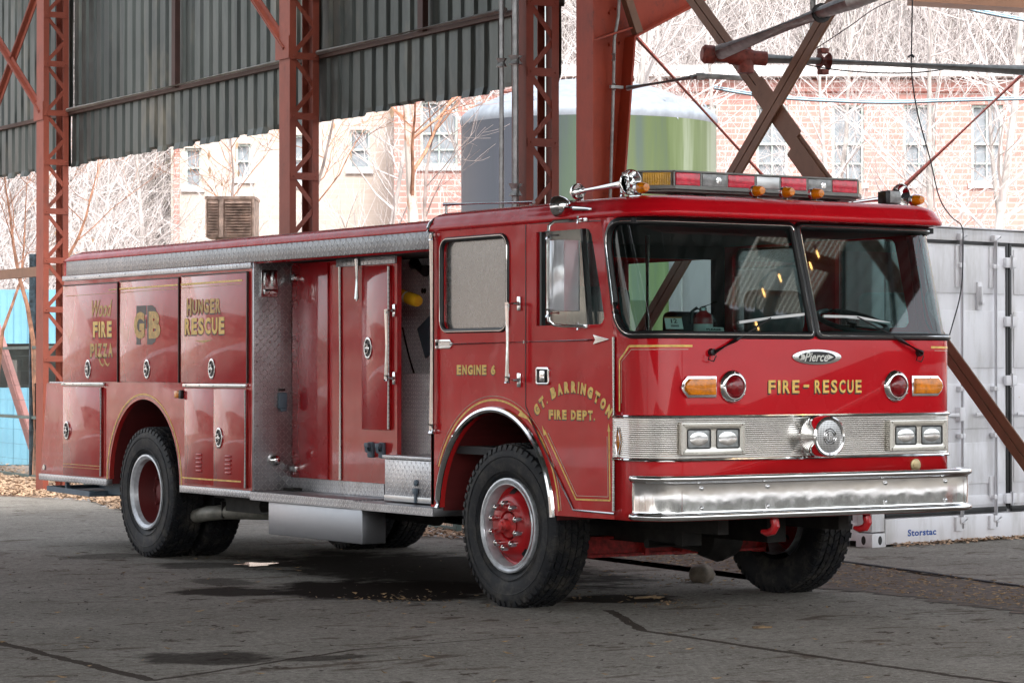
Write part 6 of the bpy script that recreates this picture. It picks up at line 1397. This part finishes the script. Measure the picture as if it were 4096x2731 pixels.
for B_ in (b, b2): bmesh.ops.delete(B_, geom=[v for v in B_.verts if not v.link_faces], context='VERTS')
h2 = obj('far_hills', b, simple('brown_far_hill', (.20, .16, .13), .95, 0, .4, .15)); h2['kind'] = 'structure'
h3 = obj('sky_block_hills', b2, MAT['darkhill']); h3['kind'] = 'structure'
# woodland of bare stems and brush on the hill: one uncountable mass
def twigs(name, n, fn, mat, label, seed, lmin, lmax, r0, up=.8, curve=.6, stem=False):
    rng = np.random.default_rng(seed); K = 5
    base = np.array([fn(rng) for _ in range(n)]); L_ = rng.uniform(lmin, lmax, n) ** 1.0
    az = rng.uniform(0, 2 * pi, n); tilt = np.abs(rng.normal(0, up, n)); d = np.stack([np.cos(az) * np.sin(tilt), np.sin(az) * np.sin(tilt), np.cos(tilt)], 1)
    cv = rng.normal(0, curve, (n, 3)); cv[:, 2] *= .4; P_ = np.zeros((n, K, 3))
    for k in range(K): t = k / (K - 1); P_[:, k] = base + (d * t + cv * t * t * .5) * L_[:, None]
    rr = r0 * L_ ** .7; ver = np.zeros((n, K, 3, 3)); ref = np.array([.3, .5, .81]); s1_ = np.cross(d, ref); s1_ /= np.linalg.norm(s1_, axis=1)[:, None] + 1e-9; s2_ = np.cross(d, s1_)
    for k in range(K):
        w_ = rr * (1 - .8 * k / (K - 1))
        for q in range(3): a = q * 2 * pi / 3; ver[:, k, q] = P_[:, k] + (s1_ * cos(a) + s2_ * sin(a)) * w_[:, None]
    ver = ver.reshape(-1, 3); i0 = np.arange(n)[:, None, None] * (K * 3) + np.arange(K - 1)[None, :, None] * 3; q = np.arange(3)[None, None, :]; q2 = (q + 1) % 3
    fa_ = np.stack([i0 + q, i0 + q2, i0 + 3 + q2, i0 + 3 + q], -1).reshape(-1, 4)
    me = bpy.data.meshes.new(name); me.vertices.add(len(ver)); me.vertices.foreach_set('co', ver.ravel()); me.loops.add(fa_.size); me.loops.foreach_set('vertex_index', fa_.ravel()); me.polygons.add(len(fa_)); me.polygons.foreach_set('loop_start', np.arange(0, fa_.size, 4)); me.update(calc_edges=True)
    me.materials.append(mat); o = bpy.data.objects.new(name, me); COL.objects.link(o); return tag(o, label, 'brush', kind='stuff')
def hp(lo, hi, a0=-22, a1=26):
    def f(rng):
        d = rng.uniform(lo, hi); w_ = d * .20; a = rng.uniform(-w_ - 1, w_ + 1); p = F(a, d, max(0, hz(a, d))); return p.x, p.y, p.z
    return f
twigs('hillside_brush', 42000, hp(84, 135), MAT['twig'], 'tangled pale bare brush covering the hillside', 3, 1.5, 5.5, .010, 1.0, 1.1)
twigs('hill_undergrowth', 12000, hp(84, 135), simple('brown_twigs', (.22, .18, .16), .85, 0, .2, 1.5), 'darker brown undergrowth between the pale brush on the hillside', 13, 1.5, 4.5, .012, .9, .9)
def hp2(rng):
    d = rng.uniform(57, 84); a = rng.uniform(-d * .20 - 1, -9.2); p = F(a, d, max(0, hz(a, d))); return p.x, p.y, p.z
twigs('left_brush', 9000, hp2, MAT['twig'], 'tangled pale bare brush on the slope at the left', 5, 1.0, 4.0, .010, .8, .8)
# ------------------------------------------------------------------ trees
def tree_mesh(seed, H, r0, mats, lean=(0, 0), pts=None, levels=3, first=.25, n1=12, spread=.75, twig=1.0, leaves=0, fork=0):
    rnd = random.Random(seed); T = NB(); Cb = []   # crown as raw lists
    vs_, fs = [], []
    def rtube(pp, rr, seg):
        k0 = len(vs_); a = None
        for i, p in enumerate(pp):
            d = (pp[min(i + 1, len(pp) - 1)] - pp[max(i - 1, 0)]).normalized()
            if a is None: a, b_ = frame_of(d)
            else: a = (a - d * a.dot(d)).normalized()
            b_ = d.cross(a)
            for q in range(seg): t = 2 * pi * q / seg; vs_.append(p + (a * cos(t) + b_ * sin(t)) * rr[i])
        for i in range(len(pp) - 1):
            for q in range(seg): fs.append((k0 + i * seg + q, k0 + i * seg + (q + 1) % seg, k0 + (i + 1) * seg + (q + 1) % seg, k0 + (i + 1) * seg + q))
    tips = []
    def grow(p, d, L_, r, lv):
        n = 5 if lv < 3 else 3; pp = [p]; rr = [r]; d = d.normalized()
        for i in range(n):
            d = (d + Vector((rnd.gauss(0, .13), rnd.gauss(0, .13), rnd.gauss(.05, .10)))).normalized(); pp.append(pp[-1] + d * L_ / n); rr.append(max(.0024, r * (1 - .8 * (i + 1) / n)))
        rtube(pp, rr, 5 if lv == 1 else 3)
        if lv >= levels: tips.append(pp[-1]); return
        m = rnd.randint(4, 6) if lv == 1 else rnd.randint(3, 4)
        for k in range(m):
            t = rnd.uniform(.2, .98); i = min(int(t * n), n - 1); q = pp[i] + (pp[i + 1] - pp[i]) * (t * n - i)
            u = Vector((rnd.gauss(0, 1), rnd.gauss(0, 1), rnd.gauss(.25, .6))).normalized(); grow(q, (d * .75 + u * spread).normalized(), L_ * rnd.uniform(.4, .7), max(rr[i] * .55, .0026 * twig), lv + 1)
    if pts is None:
        pts = [Vector((0, 0, 0))]; d = Vector((lean[0], lean[1], 1)).normalized()
        for i in range(9): d = (d + Vector((rnd.gauss(0, .05), rnd.gauss(0, .05), .02))).normalized(); pts.append(pts[-1] + d * H / 9)
    n = len(pts) - 1; rr = [r0 * (1 - .85 * (i / n) ** 1.1) for i in range(n + 1)]
    tube(T, pts, rr, 9)
    L0 = (pts[-1] - pts[0]).length
    for k in range(n1):
        t = first + (1 - first) * (k + rnd.random()) / n1; x = min(t, .999) * n; i = int(x); q = pts[i] + (pts[i + 1] - pts[i]) * (x - i)
        a = rnd.uniform(0, 2 * pi); u = Vector((cos(a), sin(a), rnd.uniform(.3, 1.3))); grow(q, u, L0 * rnd.uniform(.22, .42) * (1.15 - t * .6), max(rr[i] * .42, .006), 1)
    return T, vs_, fs, tips
def tree(name, base, seed, H, r0, mt, mc, label, cat='tree', group=None, leaves=0, leafmat='dryleaf', **k):
    root = empty(name, base, label, cat, group)
    if k.get('pts'): k['pts'] = [p - Vector(base) for p in k['pts']]
    T, vs_, fs, tips = tree_mesh(seed, H, r0, None, **k)
    bmesh.ops.translate(T, vec=Vector(base), verts=T.verts[:]); tr = obj('trunk', T, mt, root)
    me = bpy.data.meshes.new('crown'); me.from_pydata([tuple(v) for v in vs_], [], fs); me.materials.append(mc); c = bpy.data.objects.new('crown', me); COL.objects.link(c); c.parent = root
    if leaves:
        rnd = random.Random(seed); b = NB()
        for q in rnd.sample(tips, min(leaves, len(tips))):
            q = q + Vector(base); s = rnd.uniform(.03, .06); a = rnd.uniform(0, 6.28); V = [q, q + Vector((cos(a) * s * .5, sin(a) * s * .5, -s)), q + Vector((0, 0, -s * 2.2)), q + Vector((-cos(a) * s * .5, -sin(a) * s * .5, -s * .9))]; b.faces.new([b.verts.new(v) for v in V])
        obj('dry_leaves', b, MAT[leafmat], root, smooth=False)
    return root
def bark_birch():
    t = NT('peeling_birch_bark'); n = t.noise(3, 5, .7, t.scaled((1, 1, .8))); t.set(Base_Color=t.ramp(n, [(.40, (.42, .22, .13)), (.52, (.55, .50, .46))]), Roughness=.8); t.bump(t.noise(20, 4), .3, .01); return t.m
MAT['birch'] = bark_birch()
def gp3(px, d): v = F(fa(px, d), d, 0); return v
# near trees traced from the photo: trunk points at a fixed depth
def trunkpts(L_, d):
    p0 = F(fa(L_[0][0], d), d, -.02); return [p0] + [F(fa(x, d), d, fz(y, d)) for x, y in L_]
G1 = 'bare young trees just beyond the shed'
tree('bare_tree', trunkpts([(950, 620)], 33)[0], 21, 8, .085, MAT['birch'], MAT['bark'], 'peeling birch trunk rising between the second and third lattice columns', group=G1, pts=trunkpts([(950, 620), (948, 500), (943, 420), (938, 330), (934, 260), (926, 190), (930, 90), (920, -30)], 33), n1=9, first=.3, spread=.6, leaves=14)
tree('bare_tree', trunkpts([(78, 900)], 36)[0], 22, 6, .04, MAT['bark'], MAT['bark'], 'slender orange barked tree behind the blue grey post at the left', group=G1, pts=trunkpts([(80, 880), (76, 780), (62, 700), (42, 630), (30, 560), (22, 490), (12, 430), (6, 360)], 36), n1=6, first=.45, spread=.6, leaves=8)
tree('bare_tree', trunkpts([(10, 900)], 37)[0], 23, 6, .03, MAT['bark'], MAT['bark'], 'thin reddish sapling leaning across the left edge', group=G1, pts=trunkpts([(-4, 850), (6, 760), (28, 700), (48, 640), (55, 560), (58, 480), (62, 400)], 37), n1=5, first=.4, spread=.6, leaves=6)
tree('bare_tree', trunkpts([(150, 820)], 36)[0], 24, 6, .03, MAT['bark'], MAT['bark'], 'bare sapling with curved orange stem right of the leftmost column', group=G1, pts=trunkpts([(148, 760), (150, 640), (156, 590), (180, 545), (198, 495), (208, 450), (222, 400), (228, 340)], 36), n1=6, first=.4, spread=.6, leaves=12)
tree('bare_tree', trunkpts([(735, 800)], 30)[0], 25, 6, .032, MAT['greybark'], MAT['bark'], 'bare sapling just right of the column behind the truck body', group=G1, pts=trunkpts([(730, 700), (728, 560), (722, 500), (724, 440), (742, 380), (760, 300), (772, 240), (775, 170)], 30), n1=7, first=.4, spread=.6, leaves=14)
tree('bare_tree', trunkpts([(610, 800)], 33)[0], 26, 6, .03, MAT['greybark'], MAT['bark'], 'bare sapling with hanging dead leaves above the louvred box', group=G1, pts=trunkpts([(560, 700), (545, 560), (532, 480), (536, 400), (530, 330), (525, 280)], 33), n1=10, first=.35, spread=.7, leaves=40)
tree('bare_tree', trunkpts([(870, 800)], 36)[0], 27, 7, .04, MAT['greybark'], MAT['greybark'], 'dark branching sapling in front of the tank left edge', group=G1, pts=trunkpts([(1000, 800), (985, 600), (975, 480), (978, 400), (990, 330), (1008, 250), (1012, 180)], 36), n1=8, first=.35, spread=.7, leaves=4)
rnd = random.Random(12)
spots = [(1385, 52, 'greybark', 'pale forked tree close behind the orange red column'), (1340, 56, 'palebark', 'pale tree hidden partly by the orange red column'), (1480, 60, 'palebark', 'pale bare tree between the tank and the X brace'), (1700, 58, 'palebark', 'pale bare tree behind the crossing of the X brace'), (1860, 62, 'palebark', 'pale bare tree in front of the brick wall right of the X brace'), (1965, 60, 'palebark', 'pale bare tree before the third brick window from the right'), (2040, 64, 'palebark', 'pale leaning tree between the two middle brick windows'), (2150, 61, 'palebark', 'pale bare tree just right of the hanging black cable'), (2215, 58, 'palebark', 'pale bare tree left of the rightmost brick window'), (2330, 62, 'palebark', 'pale bare tree at the right edge over the container'), (1600, 66, 'palebark', 'thin pale tree over the dome of the tank'), (1150, 63, 'palebark', 'pale bare tree behind the grey standpipes'), (860, 66, 'palebark', 'pale tree against the corner of the red brick building'), (620, 60, 'palebark', 'pale tree in front of the cream wall beside the second column'), (470, 58, 'palebark', 'pale tree crossing the leftmost cream building window'), (330, 55, 'palebark', 'pale slanting tree over the brush left of the cream building'), (250, 52, 'greybark', 'grey tree on the brushy slope near the truck tail'), (200, 60, 'palebark', 'pale tree high on the slope right of the leftmost column'), (110, 57, 'palebark', 'pale tree seen through the leftmost lattice column'), (40, 55, 'palebark', 'pale tree on the slope above the blue kiosk')]
protos = []
for i in range(5):
    protos.append(tree('bare_tree', (0, 0, -.05), 50 + i, 11.5, .13, MAT['palebark'], MAT['twig'], None, group='pale bare trees in front of the buildings', n1=24, first=.16, spread=.85, twig=2.2, lean=(rnd.uniform(-.12, .12), 0)))
def copy_tree(o):
    c = o.copy(); COL.objects.link(c)
    for ch in list(o.children): q = ch.copy(); COL.objects.link(q); q.parent = c
    return c
for i, (px, d, mm_, lab) in enumerate(spots):
    o = protos[i] if i < 5 else copy_tree(protos[i % 5])
    p = F(fa(px, d), d, 0); o.location = (p.x, p.y, -.05); o.rotation_euler = (0, 0, rnd.uniform(0, 6.28)); s = rnd.uniform(.85, 1.25) * (.62 if px < 700 else 1); o.scale = (s * .9, s * .9, s); tag(o, lab, 'tree', 'pale bare trees in front of the buildings')
# tall stems on the hill read as one wood
twigs('hill_wood', 350, hp(86, 150), MAT['palebark'], 'countless pale stems of the bare wood on the hill', 9, 6, 12, .016, .25, .35)

# ------------------------------------------------------------------ posts added out of view to put streaks in the reflections
for i, (x, y) in enumerate(((-12.5, -3), (-12.5, 3), (-12.5, 9), (2.5, -9.2), (11, -9), (11, -2))):
    b = NB(); box(b, x - .14, x + .14, y - .008, y + .008, 0, 7.5); box(b, x - .15, x - .14, y - .1, y + .1, 0, 7.5); box(b, x + .14, x + .15, y - .1, y + .1, 0, 7.5)
    thing('reflection_post', b, MAT['col'], 'rust red steel post added out of view to make dark streaks in reflections', 'post', 'posts added out of view', smooth=False)
ow = empty('sky_block_sheeting', (-13, 0, 3), 'grey corrugated sheeting added out of view to block high sky light from the truck', 'wall')  # added sheeting: cuts high sky light and bands the truck side reflections
for y0, y1 in ((-11.8, -3.2), (-2.9, 2.8), (3.2, 9.4)):
    b = NB(); prev = None; n = int((y1 - y0) / .24)
    for i in range(n + 1):
        for ds, dx in ((0, .028), (.045, .028), (.07, 0), (.215, 0)):
            c_ = [b.verts.new((-13 - dx, y0 + i * .24 + ds, z)) for z in (3.7, 7.5)]
            if prev: b.faces.new((prev[0], c_[0], c_[1], prev[1]))
            prev = c_
    obj('wall_sheet', b, MAT['corr'], ow, smooth=False)
